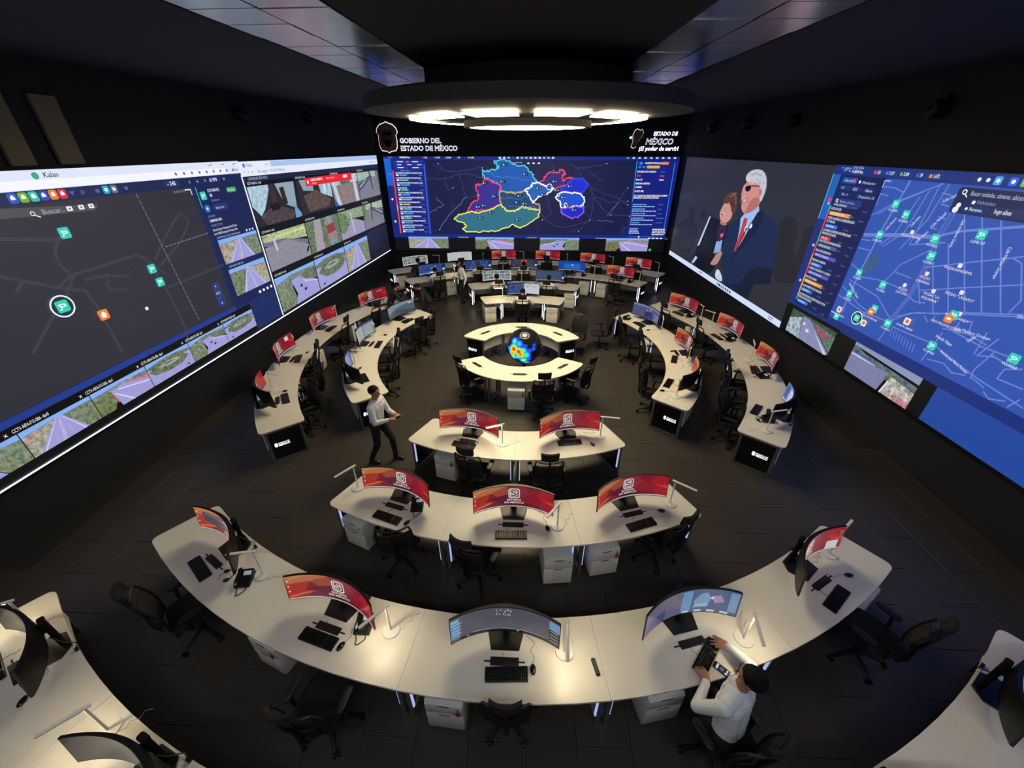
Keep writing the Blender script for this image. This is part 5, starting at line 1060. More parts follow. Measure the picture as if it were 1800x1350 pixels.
# keyboards, mice, phones, desk lamps: (row, radius, angle, turn, label)
KB = [('A', 7.83, -30.3, -6, 'the leftmost place, long front arc'), ('A', 7.81, -15.2, 0, 'the second place from left, long front arc'), ('A', 7.80, .2, 3, 'the middle place, long front arc'), ('A', 7.84, 15.8, 32, 'the hands of the seated man'), ('A', 7.88, 29.8, 8, 'the rightmost place, long front arc'),
      ('B', 6.12, -17.2, -2, 'the left place, three-seat arc'), ('B', 6.08, 0, 2, 'the middle place, three-seat arc'), ('B', 6.11, 17.6, 3, 'the right place, three-seat arc'), ('C', 4.25, -12.7, 0, 'the left place, two-seat arc'), ('C', 4.12, 13.7, -4, 'the right place, two-seat arc'),
      ('E', 3.95, -117, 0, 'the rear place, inner left arc'), ('E', 3.88, -90.6, 4, 'the middle place, inner left arc'), ('E', 4.03, -63.5, 6, 'the near place, inner left arc'),
      ('K', 5.75, -123, 0, 'the rear place, outer left arc'), ('K', 5.74, -100.9, 4, 'the second place from the rear, outer left arc'), ('K', 5.71, -81, 8, 'the second nearest place, outer left arc'), ('K', 5.69, -61.1, 5, 'the nearest place, outer left arc'),
      ('F', 3.96, 116.7, 0, 'the rear place, inner right arc'), ('F', 3.94, 82.2, -14, 'the middle place, inner right arc'), ('F', 3.83, 62.7, -4, 'the near place, inner right arc'),
      ('L', 5.73, 118.8, 0, 'the rear place, outer right arc'), ('L', 5.62, 99.5, 4, 'the second place from the rear, outer right arc'), ('L', 5.74, 79.6, -8, 'the second nearest place, outer right arc'), ('L', 5.62, 60.4, -10, 'the nearest place, outer right arc'),
      ('G1', 3.95, 180, 0, 'the man at the single desk behind the globe'), ('G2', 5.7, 190.3, 0, 'the left man of the two-seat rear row'), ('G2', 5.7, 170.3, 0, 'the right man of the two-seat rear row'), ('G3', 7.5, 165, 0, 'the plain blue monitor of the five-seat rear row'), ('G3', 7.5, 149.9, 0, 'the red monitor of the five-seat rear row'), ('H', 9.55, -33.5, 0, 'the dark monitor in the bottom left corner')]
for row, r, a, t, wh in KB: item('kb', b_keyboard, 'keyboard', 'slim black keyboard in front of '+wh if 'hands' not in wh else 'dark keyboard under '+wh, 'keyboard', row, r, a, t, group='keyboards')
MS = [('A', 7.81, -13.1, -10, 'second place from left, long front arc'), ('A', 7.75, 2.2, 0, 'middle place, long front arc'), ('A', 7.79, 33.2, 60, 'rightmost place, long front arc'), ('B', 6.12, -14.2, -20, 'left place, three-seat arc'), ('B', 5.97, 4.9, 8, 'middle place, three-seat arc'), ('B', 5.98, 21.6, 60, 'right place, three-seat arc'), ('C', 4.27, 19, 10, 'right place, two-seat arc'),
      ('E', 3.95, -100, 20, 'middle place, inner left arc'), ('E', 4.1, -71, 70, 'near place, inner left arc'), ('K', 5.70, -64.5, 0, 'nearest place, outer left arc'), ('K', 5.6, -84.5, 60, 'second nearest place, outer left arc'), ('F', 3.95, 110, 0, 'rear place, inner right arc'), ('F', 3.80, 56.5, 30, 'near place, inner right arc'), ('F', 3.98, 89, 20, 'middle place, inner right arc'), ('G3', 7.5, 146.3, 0, 'red monitor, five-seat rear row'), ('H', 9.45, -29.5, 40, 'dark monitor in the bottom left corner')]
for row, r, a, t, wh in MS: item('mouse', b_mouse, 'computer_mouse', 'black computer mouse by the '+wh, 'mouse', row, r, a, t, group='computer mice')
PH = [('A', 7.63, -25.4, 35, 'leftmost place, long front arc'), ('A', 7.55, -12.2, 12, 'second place from left, long front arc'), ('B', 5.80, -14.2, 20, 'left place, three-seat arc'), ('F', 3.95, 124.5, -30, 'rear place, inner right arc'), ('L', 5.85, 76.5, 20, 'second nearest place, outer right arc'), ('L', 5.84, 57.5, 30, 'nearest place, outer right arc'), ('L', 5.86, 97, 20, 'second place from the rear, outer right arc'), ('L', 5.9, 115.5, 10, 'rear place, outer right arc'),
      ('G2', 5.75, 186.3, 0, 'left man of the two-seat rear row'), ('G3', 7.6, 161, 0, 'plain blue monitor, five-seat rear row'), ('G3', 7.6, 146.2, 0, 'red monitor, five-seat rear row')]
for row, r, a, t, wh in PH: item('phone', b_phone, 'desk_phone', 'black desk phone with coiled cord by the '+wh, 'telephone', row, r, a, t, group='desk phones')
LP = [('A', 7.47, -24.5, 215, 0, 'leftmost place, long front arc'), ('A', 7.52, -9.8, 238, 1, 'second place from left, long front arc'), ('A', 7.58, 4.8, 262, 1, 'middle place, long front arc'), ('A', 7.79, 19.5, 240, 1, 'seated man in the white shirt'), ('A', 7.50, 34.3, 3, 0, 'rightmost place, long front arc'),
      ('B', 5.81, -25, 258, 0, 'left end of the three-seat arc'), ('B', 5.92, 6.3, 229, 0, 'middle place, three-seat arc'), ('B', 5.89, 23.8, 300, 0, 'right end of the three-seat arc'), ('C', 4.09, -3.4, 205, 1, 'left monitor of the two-seat arc'), ('C', 4.09, 22.5, 330, 0, 'right end of the two-seat arc'),
      ('E', 4.3, -125.5, 200, 0, 'rear place, inner left arc'), ('E', 4.24, -98.5, 220, 0, 'middle place, inner left arc'), ('E', 4.22, -73.5, 240, 0, 'near place, inner left arc'), ('K', 6.05, -126.5, 200, 0, 'rear place, outer left arc'), ('K', 6.08, -108, 210, 0, 'second place from the rear, outer left arc'), ('K', 6.02, -87, 215, 0, 'second nearest place, outer left arc'), ('K', 5.95, -66.3, 225, 0, 'nearest place, outer left arc'),
      ('F', 4.18, 105.9, 150, 0, 'rear place, inner right arc'), ('F', 4.22, 79.5, 160, 0, 'middle place, inner right arc'), ('F', 4.12, 55.7, 160, 0, 'near place, inner right arc'), ('L', 6.0, 112.3, 165, 0, 'rear place, outer right arc'), ('L', 5.93, 107, 200, 0, 'second place from the rear, outer right arc'), ('L', 5.82, 85.2, 165, 0, 'second nearest place, outer right arc'), ('L', 5.88, 53.7, 140, 0, 'nearest place, outer right arc'),
      ('G1', 3.98, 190.5, 180, 1, 'single desk behind the globe'), ('G2', 6.0, 181, 270, 0, 'two-seat rear row'), ('G3', 7.75, 202.5, 270, 1, 'standing woman in the white shirt'), ('G3', 7.7, 187, 270, 0, 'blue dotted map monitor, five-seat rear row'), ('G3', 7.7, 157.8, 180, 0, 'plain blue monitor, five-seat rear row'), ('G3', 7.72, 143.8, 150, 0, 'red monitor, five-seat rear row'),
      ('G4', 9.5, 204.2, 150, 0, 'camera grid monitor, last rear row'), ('G4', 9.5, 192, 270, 0, 'white pages monitor, last rear row'), ('G4', 9.5, 180.5, 150, 0, 'third monitor from left, last rear row'), ('G4', 9.5, 168.2, 270, 0, 'third monitor from right, last rear row'), ('G4', 9.5, 155.6, 150, 0, 'second monitor from right, last rear row'), ('G4', 9.5, 143.4, 150, 0, 'rightmost monitor, last rear row'),
      ('H', 9.15, -23.3, 247, 1, 'dark monitor cut by the bottom edge'), ('H', 9.22, -35.4, 242, 1, 'dark monitor cut by the left edge')]
for row, r, a, t, lit, wh in LP: item('lamp%d' % lit, b_lamp(lit), 'desk_lamp', 'white desk lamp, %s, by the %s' % ('lit' if lit else 'switched off', wh), 'desk lamp', row, r, a, t, group='white desk lamps')

# pedestal cabinets
CB = [('A', 7.76, -20.2, 1, 'left of the second place, long front arc'), ('A', 7.78, -4.3, 1, 'left of the middle place, long front arc'), ('A', 7.78, 12, 0, 'beside the seated man, long front arc'), ('A', 7.82, 34.3, 0, 'at the right end, long front arc'), ('B', 6.02, -22.4, 0, 'at the left end, three-seat arc'), ('B', 6.08, 6.0, 0, 'right of the middle place, three-seat arc'), ('B', 6.02, 12.3, 1, 'left of the right place, three-seat arc'), ('C', 4.22, -16.8, 1, 'under the left place, two-seat arc'), ('A', 1.66, -1.9, 1, 'under the globe table'),
      ('E', 3.98, -102, 0, 'inner left arc'), ('K', 5.74, -88.9, 0, 'middle of the outer left arc'), ('K', 5.84, -110, 0, 'rear of the outer left arc'), ('K', 5.8, -71, 0, 'near part of the outer left arc'), ('F', 3.98, 106, 0, 'inner right arc'), ('F', 4.05, 75, 0, 'near part of the inner right arc'), ('L', 5.8, 111, 0, 'rear of the outer right arc'), ('L', 5.8, 86, 0, 'middle of the outer right arc'),
      ('G1', 4.0, 197.5, 0, 'left end of the single desk behind the globe'), ('G1', 4.0, 164.5, 0, 'right end of the single desk behind the globe'), ('G2', 5.72, 161.5, 0, 'right end of the two-seat rear row'), ('G3', 7.49, 204.6, 0, 'beside the standing woman, five-seat rear row'), ('G3', 7.49, 160.2, 0, 'left of the leg frame, five-seat rear row'), ('G3', 7.49, 154.4, 0, 'right of the leg frame, five-seat rear row'), ('G4', 9.25, 215.8, 0, 'left end of the last row under the back screen')]
for row, r, a, k, wh in CB: item('cab%d' % k, b_cabinet_key if k else b_cabinet, 'drawer_cabinet', 'white drawer cabinet%s, %s' % (' with red key fob' if k else '', wh), 'cabinet', row, r, a, 0, 0, 'white drawer cabinets')

# chairs: (row, radius, angle, turn, headrest, where)
CH = [('A', 8.12, -28.8, -12, 1, 'before the leftmost place, long front arc'), ('A', 8.22, -13, 6, 1, 'before the second place from left, long front arc'), ('A', 7.86, .3, 0, 1, 'tucked in at the middle place, long front arc'), ('A', 8.36, 14.9, 6, 1, 'under the seated man, long front arc'), ('A', 8.25, 31, 0, 1, 'before the rightmost place, long front arc'),
      ('B', 6.22, -15.2, 28, 0, 'before the left place, three-seat arc'), ('B', 6.25, -4.2, -18, 1, 'turned aside at the middle place, three-seat arc'), ('B', 6.15, 20.4, 14, 1, 'before the right place, three-seat arc'), ('C', 4.55, -8.8, -6, 1, 'before the left place, two-seat arc'), ('C', 4.62, 6.8, -4, 1, 'before the right place, two-seat arc'),
      ('A', 1.78, -40, -10, 1, 'left side of the round globe table'), ('A', 2.05, 14.5, -8, 1, 'near side of the round globe table'), ('A', 1.92, 46, 10, 1, 'right side of the round globe table'), ('A', 2.1, 130, 20, 1, 'far right side of the round globe table'),
      ('E', 3.42, -119, 10, 1, 'rear place, inner left arc'), ('E', 3.32, -107, -20, 1, 'between rear and middle place, inner left arc'), ('E', 3.6, -86, 10, 1, 'middle place, inner left arc'), ('E', 3.55, -69, -10, 0, 'near place, inner left arc'), ('K', 5.35, -114.5, 5, 1, 'rear place, outer left arc'), ('K', 5.4, -98, 10, 1, 'second place from the rear, outer left arc'), ('K', 5.5, -78.6, 8, 1, 'second nearest place, outer left arc'), ('K', 5.25, -70, -30, 0, 'between the two near places, outer left arc'), ('K', 5.38, -58.5, 20, 0, 'nearest place, outer left arc'),
      ('F', 2.95, 126, 140, 1, 'alone on the floor beside the globe table'), ('F', 3.28, 106, -20, 1, 'rear place, inner right arc'), ('F', 3.55, 92, -10, 1, 'middle place, inner right arc'), ('F', 3.58, 60, 4, 1, 'near place, inner right arc'), ('L', 5.3, 117.2, -8, 1, 'rear place, outer right arc'), ('L', 5.4, 100, -10, 1, 'second place from the rear, outer right arc'), ('L', 5.4, 76.5, -6, 1, 'second nearest place, outer right arc'), ('L', 5.25, 66.5, 10, 0, 'between the two near places, outer right arc'), ('L', 5.3, 57.5, -10, 1, 'nearest place, outer right arc'),
      ('G1', 3.2, 180.3, 0, 1, 'under the man at the single desk behind the globe'), ('G2', 5.0, 191.2, 0, 1, 'under the left man, two-seat rear row'), ('G2', 4.92, 169.6, 0, 1, 'under the right man, two-seat rear row'), ('G3', 6.75, 210.4, 0, 1, 'under the dark-haired person at the left end, five-seat rear row'), ('G3', 7.0, 195.5, 0, 1, 'under the bald man, five-seat rear row'), ('G3', 6.85, 180.3, 0, 1, 'under the person at the dark map, five-seat rear row'), ('G3', 6.55, 164.4, 0, 1, 'by the plain blue monitor, five-seat rear row'), ('G3', 6.75, 148, 0, 1, 'by the red monitor, five-seat rear row'),
      ('G4', 8.55, 211.4, 0, 1, 'under the person at the camera grid, last row'), ('G4', 8.6, 199.5, 0, 1, 'by the white pages monitor, last row'), ('G4', 8.5, 186.6, 0, 1, 'third place from left, last row'), ('G4', 8.75, 173.5, 0, 1, 'third place from right, last row'), ('G4', 8.6, 158.5, 0, 1, 'second place from right, last row'), ('G4', 8.65, 146.8, 0, 1, 'rightmost place, last row')]
for row, r, a, t, h, wh in CH: item('chair%d' % h, b_chair(h), 'office_chair', 'black office chair%s, %s' % ('' if h else ' without headrest', wh), 'office chair', row, r, a, t, 0, 'black office chairs')

# remote control and smartphone on the front arc
def b_remote(o):
    part('body', MB().rbox((0, 0, .009), (.045, .17, .018), .015, .005), M_BLK, o)
    kb = MB(); [kb.rbox((-.012+.012*i, -.06+.018*j, .0185), (.008, .01, .004), .002, .001, seg=1) for i in range(3) for j in range(7)]; part('buttons', kb, mat('grey_rubber_key', '6f7276', .6, noise=.1), o, smooth=False)
use('remote', b_remote, 'remote_control', 'black remote control lying alone on the long front arc', 'remote control', pos(7.75, 7.0, DZ), R(14))
def b_smart(o):
    part('body', MB().rbox((0, 0, .005), (.078, .16, .009), .012, .003), M_BLKG, o)
    cv = Canvas(lambda x, y, d: (x*.07-.035, y*.148-.074, .0098+d), .00008)
    cv.rect('15161c', 0, 0, 1, 1); cv.rect('d8e4f4', .1, .72, .9, .86); cv.rect('3a3d48', .1, .3, .9, .66); cv.rect('e8f0ff', .1, .1, .4, .24); cv.rect('e8f0ff', .5, .1, .9, .18); cv.disc('6f7480', .5, .48, .12, 2)
    cv.build('display', M_MONSCREEN, o)
use('smart', b_smart, 'smartphone', 'lit smartphone between the forearms of the seated man', 'phone', pos(7.98, 16.3, DZ), R(16+32))
def b_headset(o):
    part('headband', MB().tube([(.07*cos(t), .075*sin(t), .02+.012*abs(sin(t))) for t in [k*pi/10 for k in range(11)]], .006, 6), M_BLK, o)
    for e in (-1, 1): part('ear_cushion', MB().ball((e*.07, -.01, .028), (.018, .036, .028), 10, 6), M_BLK, o)
    part('microphone', MB().tube([(-.07, -.02, .02), (-.05, -.09, .015), (.0, -.1, .012)], .003, 5), M_BLK, o)
use('headset', b_headset, 'headset', 'black headset lying beside the leftmost desk phone', 'headset', pos(7.7, -27.2, DZ), R(-60))
use('headset', b_headset, 'headset', 'black headset lying by the nearest place, outer right arc', 'headset', pos(5.72, 56.8, DZ), R(30))

# ---------------------------------------------------------------- heat-map globe
def globe():
    o = thing('display_globe', 'dark glossy globe glowing with a rainbow heat map inside the round table', 'globe', (.1, YC, 0))
    part('pedestal', MB().lathe([(.22, 0), (.24, .01), (.24, .02), (.08, .05), (.05, .1), (.05, .34), (.12, .37), (.02, .38)], 24), M_BLK, o)
    m = bpy.data.materials.new('globe_surface'); m.use_nodes = True; nt = m.node_tree; b = nt.nodes['Principled BSDF']
    b.inputs['Base Color'].default_value = (*lin('1d1d1e'), 1); b.inputs['Roughness'].default_value = .12
    at = nt.nodes.new('ShaderNodeAttribute'); at.attribute_name = 'Col'; nt.links.new(at.outputs['Color'], b.inputs['Emission Color']); b.inputs['Emission Strength'].default_value = 1.0
    mb = MB().ball((0, 0, 0), .47, 160, 100); me = mb.mesh('sphere', m)
    cd = Vector((-.012, -.905, .425)).normalized(); rt = Vector((1, -.02, 0)).normalized(); dn = cd.cross(rt)*1
    dn = rt.cross(cd) if rt.cross(cd).z < 0 else cd.cross(rt)
    pk = []
    for x, y, a, s_ in ((822,200,.55,.13),(820,235,.4,.1),(868,225,.42,.14),(815,275,1,.17),(800,315,.85,.15),(862,300,.95,.16),(882,332,.85,.15),(812,350,.6,.12),(905,290,.5,.14),(938,335,.5,.16),(910,382,.7,.14),(940,405,.55,.13),(968,290,.22,.12),(1005,270,.26,.1),(1008,235,.22,.1),(860,175,.18,.1),(772,270,.45,.1),(925,310,.3,.16),(925,260,.2,.13),(850,350,.5,.13),(960,370,.25,.14)):
        dx, dy = (x-915)/172, (y-240)/172; q = 1-dx*dx-dy*dy; pk.append((rt*dx+dn*dy+cd*math.sqrt(max(.01, q)), a, s_))
    ramp = [(.0,(0,0,0)),(.10,(0,0,0)),(.14,(.01,.01,.5)),(.24,(.0,.1,1)),(.36,(.0,.55,.9)),(.47,(.05,.8,.35)),(.58,(.35,.9,.05)),(.70,(1,.85,.02)),(.84,(1,.3,.01)),(1.0,(.75,.02,.01))]
    col = []
    for v in me.vertices:
        d = v.co.normalized(); h = 0
        for p, a, s_ in pk:
            q = (d-p).length_squared
            if q < .3: h = max(h, a*math.exp(-q/(s_*s_)*.5))+.18*min(h, a*math.exp(-q/(s_*s_)*.5))
        h = min(h, 1.0); c = ramp[-1][1]
        for (h0, c0), (h1, c1) in zip(ramp, ramp[1:]):
            if h <= h1: t = (h-h0)/(h1-h0); c = tuple(c0[i]+(c1[i]-c0[i])*t for i in range(3)); break
        col += [*c, 1]
    a_ = me.color_attributes.new('Col', 'FLOAT_COLOR', 'POINT'); a_.data.foreach_set('color', col)
    link('sphere', me, o, (0, 0, .825))
globe()

# ---------------------------------------------------------------- people
SKIN = mat('skin', 'a5705a', .55, noise=.06, scale=30); SKIN2 = mat('dark_skin', '7d5040', .55, noise=.06, scale=30)
LIP = mat('lips', '7a3f38', .5, noise=.05); SHIRT = mat('white_shirt_cloth', 'd3d4d6', .8, noise=.05, scale=25, bump=.15); TROU = mat('black_trouser_cloth', '0d0d0f', .85, noise=.2, scale=40, bump=.1)
JACK = mat('black_jacket_cloth', '131315', .8, noise=.25, scale=30, bump=.15); BROWN = mat('brown_cloth', '4a2a20', .8, noise=.2, scale=30); SHOE = mat('black_shoe_leather', '0b0a0a', .35, noise=.1); HAIR = mat('black_hair', '070505', .75, spec=.25, noise=.3, scale=90, bump=.3)
HAIRB = mat('brown_hair', '1a100a', .75, spec=.25, noise=.3, scale=90, bump=.3); EYE = mat('dark_eye', '0a0808', .2, noise=.1); BROWNJ = BROWN
def capsule(mb, a, ra, b, rb, n=14):
    a, b = Vector(a), Vector(b); d = (b-a); L = d.length or 1e-4; d.normalize()
    m = d.to_track_quat('Z', 'Y').to_matrix(); rg = []
    prof = [(ra*cos(t), -ra*sin(t)) for t in (1.45, 1.1, .7, .35, 0)] + [(rb*cos(t), L+rb*sin(t)) for t in (0, .35, .7, 1.1, 1.45)]
    for r, z in prof: rg.append([a+m @ Vector((r*cos(2*pi*k/n), r*sin(2*pi*k/n), z)) for k in range(n)])
    mb.rings(rg)
def ik(a, b, l1, l2, hint):
    a, b, hint = Vector(a), Vector(b), Vector(hint); d = b-a; L = min(d.length, (l1+l2)*.995); u = d.normalized(); x = (l1*l1-l2*l2+L*L)/(2*L)
    h = math.sqrt(max(0, l1*l1-x*x)); n = hint-u*hint.dot(u); n.normalize(); return a+u*x+n*h, a+u*L
def figure(label, loc, rz, P, shirt, trou, skin=SKIN, hair=HAIR, voxel=.012, hairlen=0, bald=False, glasses=False, female=False, detail=False, jacket=None):
    """P: joint positions in metres, person facing +Y: pelvis, chest, head, lh, rh, lf, rf, look (yaw, pitch)"""
    o = thing('person', label, 'person', loc, rz)
    pr = []                                          # (kind, a, ra, b, rb, material)
    pel, ch, hd = Vector(P['pelvis']), Vector(P['chest']), Vector(P['head']); sw = .165 if female else .185
    tw = R(P.get('twist', 0)); rx_ = Vector((cos(tw), sin(tw), 0)); fw = Vector((-sin(tw), cos(tw), 0)); up = (ch-pel).normalized()
    def cap(a, ra, b, rb, m): pr.append((Vector(a), ra, Vector(b), rb, m))
    hw = .09
    cap(pel-rx_*hw, .115, pel+rx_*hw, .115, trou)
    mid = pel.lerp(ch, .5); cap(pel+up*.1-fw*.01, .115, ch+up*.02-fw*.005, .125, shirt); cap(ch+up*.0, .12, ch+up*.09-fw*.01, .085, shirt)
    for e in (-1, 1):
        cap(pel+rx_*e*.06+up*.08, .105, mid+rx_*e*.065, .105, shirt); cap(mid+rx_*e*.065, .105, ch+rx_*e*.085, .115, shirt)
        cap(ch+rx_*e*.05+up*.08, .085, ch+rx_*e*(sw-.03)+up*.075, .068, shirt)
    if female: [cap(ch+rx_*e*.075+fw*.075-up*.02, .06, ch+rx_*e*.07+fw*.08-up*.03, .055, shirt) for e in (-1, 1)]
    nb = ch+up*.13
    cap(nb-up*.02, .06, nb.lerp(hd, .55), .054, skin)
    cap(nb-up*.035+fw*.01, .068, nb+up*.0+fw*.0, .064, shirt)
    ly, lp = P.get('look', (0, 0)); hm = Matrix.Rotation(R(ly)+tw, 3, 'Z') @ Matrix.Rotation(R(lp), 3, 'X'); H = lambda x, y, z: hd+hm @ Vector((x, y, z))
    cap(H(0, -.022, .03), .083, H(0, .012, .035), .080, skin); cap(H(0, .03, -.03), .062, H(0, .05, -.07), .042, skin); cap(H(-.03, .03, -.03), .045, H(.03, .03, -.03), .045, skin)
    cap(H(0, .092, .015), .012, H(0, .112, -.02), .015, skin)                     # nose
    for e in (-1, 1):
        cap(H(e*.078, -.005, .02), .016, H(e*.08, -.01, -.02), .012, skin); cap(H(e*.02, .085, .045), .012, H(e*.05, .07, .045), .011, skin)
    cap(H(-.018, .087, -.058), .006, H(.018, .087, -.058), .006, LIP)
    for e, hk, k2 in ((-1, 'lh', 'le'), (1, 'rh', 're')):
        sh = ch+rx_*e*sw+up*.06; hint = P.get(k2, (e*.5, -.4, -.6)); el, wr = ik(sh, P[hk], .29, .25, hint)
        cap(sh, .066, el, .05, shirt); cap(el, .05, el.lerp(wr, .9), .037, shirt); cap(el.lerp(wr, .9), .028, wr, .026, skin)
        d = (wr-el).normalized(); hdv = Vector(P.get(hk+'d', d)).normalized(); nrm = Vector(P.get(hk+'n', (0, 0, 1))); sd = hdv.cross(nrm).normalized(); nrm = sd.cross(hdv).normalized()
        for t in (-.022, 0, .022): cap(wr+sd*t*.7, .019, wr+hdv*.075+sd*t*1.2, .017, skin)
        for j, ln in enumerate((.062, .072, .068, .052)):
            b0 = wr+hdv*.082+sd*(-.032+.0215*j); b0 = b0+sd*(j-1.5)*.002; b1 = b0+hdv*ln*.55-nrm*.006+sd*(j-1.5)*.0055; b2 = b1+hdv*ln*.4-nrm*.022+sd*(j-1.5)*.003; cap(b0, .0098, b1, .0092, skin); cap(b1, .0092, b2, .0078, skin)
        th = wr+hdv*.02+sd*(.028 if e < 0 else -.028); t1 = th+hdv*.035+sd*((.026) if e < 0 else -.026)-nrm*.008; cap(th, .014, t1, .012, skin); cap(t1, .012, t1+hdv*.035-nrm*.012, .0095, skin)
    for e, fk in ((-1, 'lf'), (1, 'rf')):
        hp = pel+rx_*e*.095-Vector((0, 0, .02)); ft = Vector(P[fk]); an = ft+Vector((0, 0, .09)); kn, an = ik(hp, an, .44, .42, P.get(fk+'h', (0, 1, .1)))
        cap(hp, .095, kn, .064, trou); cap(kn, .064, an+Vector((0, 0, .02)), .05, trou)
        fd = Vector(P.get(fk+'d', (0, 1, 0))).normalized(); heel = Vector((an.x, an.y, an.z-.045))
        cap(an, .048, heel-fd*.02, .04, SHOE); cap(heel-fd*.03, .038, heel+fd*.10, .036, SHOE); cap(heel+fd*.08-Vector((0, 0, .004)), .036, heel+fd*.15-Vector((0, 0, .012)), .028, SHOE)
    mb = MB()
    for a, ra, b, rb, m in pr: capsule(mb, a, ra, b, rb)
    me = bpy.data.meshes.new('tmp'); me.from_pydata(mb.v, [], mb.f); tmp = bpy.data.objects.new('tmp', me)
    bm = bmesh.new(); bm.from_mesh(me); bmesh.ops.recalc_face_normals(bm, faces=bm.faces); bm.to_mesh(me); bm.free()
    md = tmp.modifiers.new('r', 'REMESH'); md.mode = 'VOXEL'; md.voxel_size = voxel
    sm = tmp.modifiers.new('s', 'SMOOTH'); sm.factor = .5; sm.iterations = 3 if voxel > .009 else 4
    TMPS.collection.objects.link(tmp); vl = TMPS.view_layers[0]; vl.update(); dg = vl.depsgraph
    body = bpy.data.meshes.new_from_object(tmp.evaluated_get(dg)); bpy.data.objects.remove(tmp); body.name = 'body'
    body.materials.clear(); ms = []
    for q in pr:
        if q[4] not in ms: ms.append(q[4])
    for m in ms: body.materials.append(m)
    import numpy as np
    nf = len(body.polygons); cen = np.empty(nf*3); body.polygons.foreach_get('center', cen); cen = cen.reshape(-1, 3); best = np.full(nf, 1e9); idx = np.zeros(nf, int)
    for a, ra, b, rb, m in pr:
        a_, d_ = np.array(a), np.array(b-a); L2 = max(1e-9, d_ @ d_); t = np.clip((cen-a_) @ d_/L2, 0, 1); dist = np.linalg.norm(cen-a_-t[:, None]*d_, axis=1)-(ra+(rb-ra)*t)
        k = dist < best; best[k] = dist[k]; idx[k] = ms.index(m)
    body.polygons.foreach_set('material_index', idx.astype(np.int32)); body.shade_smooth()
    link('body', body, o)
    if True:                                          # hair: a cap over the skull, open at the face
        hb = MB(); s_ = 1.0 if not bald else .96; NU, NV = 40, 18; rg = []
        def hp_(i, j, k):
            az = 2*pi*i/NU; po = pi*(j/NV)*(.70 if hairlen == 0 else .82); front = max(0, sin(az)); back = max(0, -sin(az)); side = abs(cos(az))**6; lim = po*(.80+.24*back**.7-.36*front+.12*side)
            r = (.088, .106, .098) if not k else (.074, .09, .085); wob = 1+.03*sin(7*az+2*j)*sin(1.3*j)+.022*sin(13*az-3*j)+.016*sin(23*az+7*j); lim *= 1+.05*sin(11*az)+.03*sin(29*az)
            dn = -.05*hairlen*max(0, j-11)/7
            return H(r[0]*sin(lim)*cos(az)*wob, -.012+r[1]*sin(lim)*sin(az)*wob, .035+r[2]*cos(lim)+dn)
        hb.sheet(lambda u, v: hp_(u*NU, max(.02, v*NV), 0), NU, NV, lambda u, v: hp_(u*NU, max(.02, v*NV), 1)-hp_(u*NU, max(.02, v*NV), 0))
        part('hair', hb, hair if not bald else mat('cropped_grey_hair', '4a3a30', .7, noise=.2), o)
    if shirt is SHIRT:
        cl = MB(); c0 = nb-up*.012+fw*.012; cl.tube([c0+rx_*.07*cos(t)+fw*.072*sin(t)-up*.03*max(0, sin(t)) for t in [k*pi/10 for k in range(20)]], .014, 6, True)
        for e in (-1, 1): cl.box(tuple(c0+fw*.082+rx_*e*.03-up*.045), (.045, .012, .05), rz=tw, ry=.5*e)
        part('collar', cl, SHIRT, o)
    if detail:
        for e in (-1, 1): part('eye', MB().ball(H(e*.032, .082, .022), (.011, .007, .007), 10, 6, hm), EYE, o)
    if glasses:
        g = MB()
        for e in (-1, 1): g.tube([H(e*.034+.024*cos(t), .102, .02+.019*sin(t)) for t in [k*pi/7 for k in range(14)]], .0022, 5, True); g.tube([H(e*.058, .1, .024), H(e*.08, .03, .03), H(e*.082, -.02, .022)], .0022, 5)
        g.tube([H(-.01, .104, .024), H(.01, .104, .024)], .0022, 5); part('glasses', g, M_BLK, o)
    return o, H
TMPS = bpy.data.scenes.new('tmp')
WALK = dict(pelvis=(0, 0, .93), chest=(0, .03, 1.30), head=(.0, .06, 1.60), lh=(-.06, .36, 1.13), rh=(.12, .33, 1.12), lf=(-.10, .20, .0), rf=(.12, -.20, .0), look=(0, -6), lhd=(.4, .8, .1), rhd=(-.4, .8, .1), le=(-.5, -.5, -.6), re=(.5, -.5, -.6))
o, H = figure('person in white shirt and black trousers walking beside the inner arc, holding a phone', (-2.62, 6.10, 0), R(-100), WALK, SHIRT, TROU, SKIN, HAIR, .0085, detail=True)
pm = thing('smartphone', 'dark phone held in the hands of the walking person', 'phone', (-2.62, 6.10, 0), R(-100))
part('body', MB().rbox((.03, .44, 1.135), (.075, .15, .01), .01, .003, Matrix.Rotation(R(15), 3, 'X')), M_BLKG, pm)
SIT = dict(pelvis=(0, -.08, .56), chest=(0, .06, .93), head=(0, .16, 1.22), lf=(-.13, .34, .0), rf=(.13, .30, .0), lfh=(0, 1, .6), rfh=(0, 1, .6))
def seated(label, row, r, a, turn=0, shirt=SHIRT, **kw):
    P = dict(SIT); P.update(kw.pop('P', {})); base = R(a)+(pi if ROWS[row][2] == 'in' else 0)+R(turn)
    P.setdefault('lh', (-.2, .5, .80)); P.setdefault('rh', (.2, .5, .80)); P.setdefault('lhd', (.3, 1, -.1)); P.setdefault('rhd', (-.3, 1, -.1))
    return figure(label, pos(r, a), base, P, shirt, TROU, **kw)
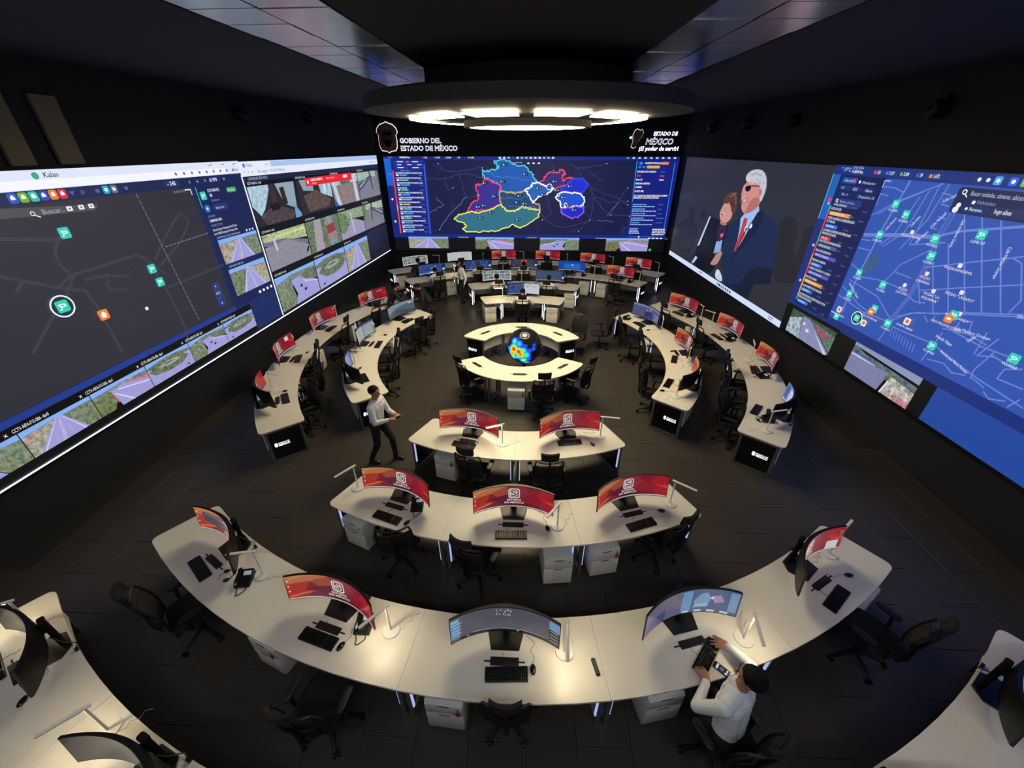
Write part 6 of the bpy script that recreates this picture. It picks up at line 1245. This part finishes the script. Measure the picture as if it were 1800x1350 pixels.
# the near seated man types on the tilted keyboard
kbx = Vector(pos(7.84, 15.8, .79)); SCL = 1.1; org = Vector(pos(8.30, 14.9)); inv = Matrix.Rotation(-R(14.9+4), 3, 'Z')
kr = R(15.8+32); lhw = kbx+Vector((-.20*cos(kr), -.20*sin(kr), 0)); rhw = kbx+Vector((.20*cos(kr), .20*sin(kr), 0))
lp_, rp_ = inv @ (lhw-org)/SCL, inv @ (rhw-org)/SCL; lp_.z = rp_.z = .80/SCL; dl = Vector((.1, 1, -.12)); dr = Vector((-.7, .75, -.12))
om, H = seated('person in white shirt and glasses seated typing at the long front arc', 'A', 8.30, 14.9, 4, P=dict(lh=lp_-dl.normalized()*.1, rh=rp_-dr.normalized()*.1, lhd=dl, rhd=dr, look=(6, -6), twist=20, pelvis=(0, -.08, .53), chest=(.03, .0, .90), head=(.10, .0, 1.17), le=(-.8, -.2, -.4), re=(.8, -.2, -.4)), voxel=.006, glasses=True, detail=True); om.scale = (SCL, SCL, SCL)
seated('person with dark hair seated at the camera grid monitor, last row', 'G4', 8.6, 211.4, 0, JACK)
seated('person with dark hair and white sleeves seated at the left end, five-seat rear row', 'G3', 6.82, 210.4)
seated('bald person in white shirt seated at the blue dotted map monitor', 'G3', 7.05, 195.5, bald=True)
seated('person in white shirt seated at the dark map with red box', 'G3', 6.9, 180.3)
seated('person in white shirt seated at the bright camera monitor, two-seat rear row', 'G2', 5.05, 191.2)
seated('person with brown hair and white shirt seated at the slate blue map', 'G2', 4.97, 169.6, hair=HAIRB, P=dict(rh=(.3, .55, .8)))
seated('person in white shirt seated at the single desk behind the globe', 'G1', 3.28, 180.3, P=dict(head=(0, .2, 1.18), look=(0, -20), lh=(-.3, .45, .8), rh=(.3, .45, .8)))
STAND = dict(pelvis=(0, 0, .90), chest=(0, .01, 1.24), head=(.0, .03, 1.53), lh=(-.26, .03, .80), rh=(.20, .22, 1.0), lf=(-.10, .02, .0), rf=(.10, -.03, .0), rhd=(-.3, 1, .4))
figure('person in white shirt and black trousers standing among the rear desks', (-2.42, 15.62, 0), R(120), STAND, SHIRT, TROU, female=True, hairlen=1)
BEND = dict(pelvis=(0, -.05, .90), chest=(0, .10, 1.20), head=(.0, .24, 1.45), lh=(-.10, .46, 1.15), rh=(.16, .44, 1.22), lf=(-.11, .0, .0), rf=(.11, -.05, .0), look=(0, -16))
figure('person in black jacket standing near the left wall screen, facing the globe', (-4.38, 12.86, 0), R(-70), BEND, JACK, TROU, skin=SKIN)
figure('person in dark jacket bending forward near the left wall screen, facing it', (-3.28, 13.30, 0), R(98), dict(BEND, pelvis=(0, -.05, .86), chest=(0, .12, 1.13), head=(0, .3, 1.33), lh=(-.14, .3, .95), rh=(.1, .52, 1.28)), JACK, TROU, skin=SKIN)
bpy.data.scenes.remove(TMPS)
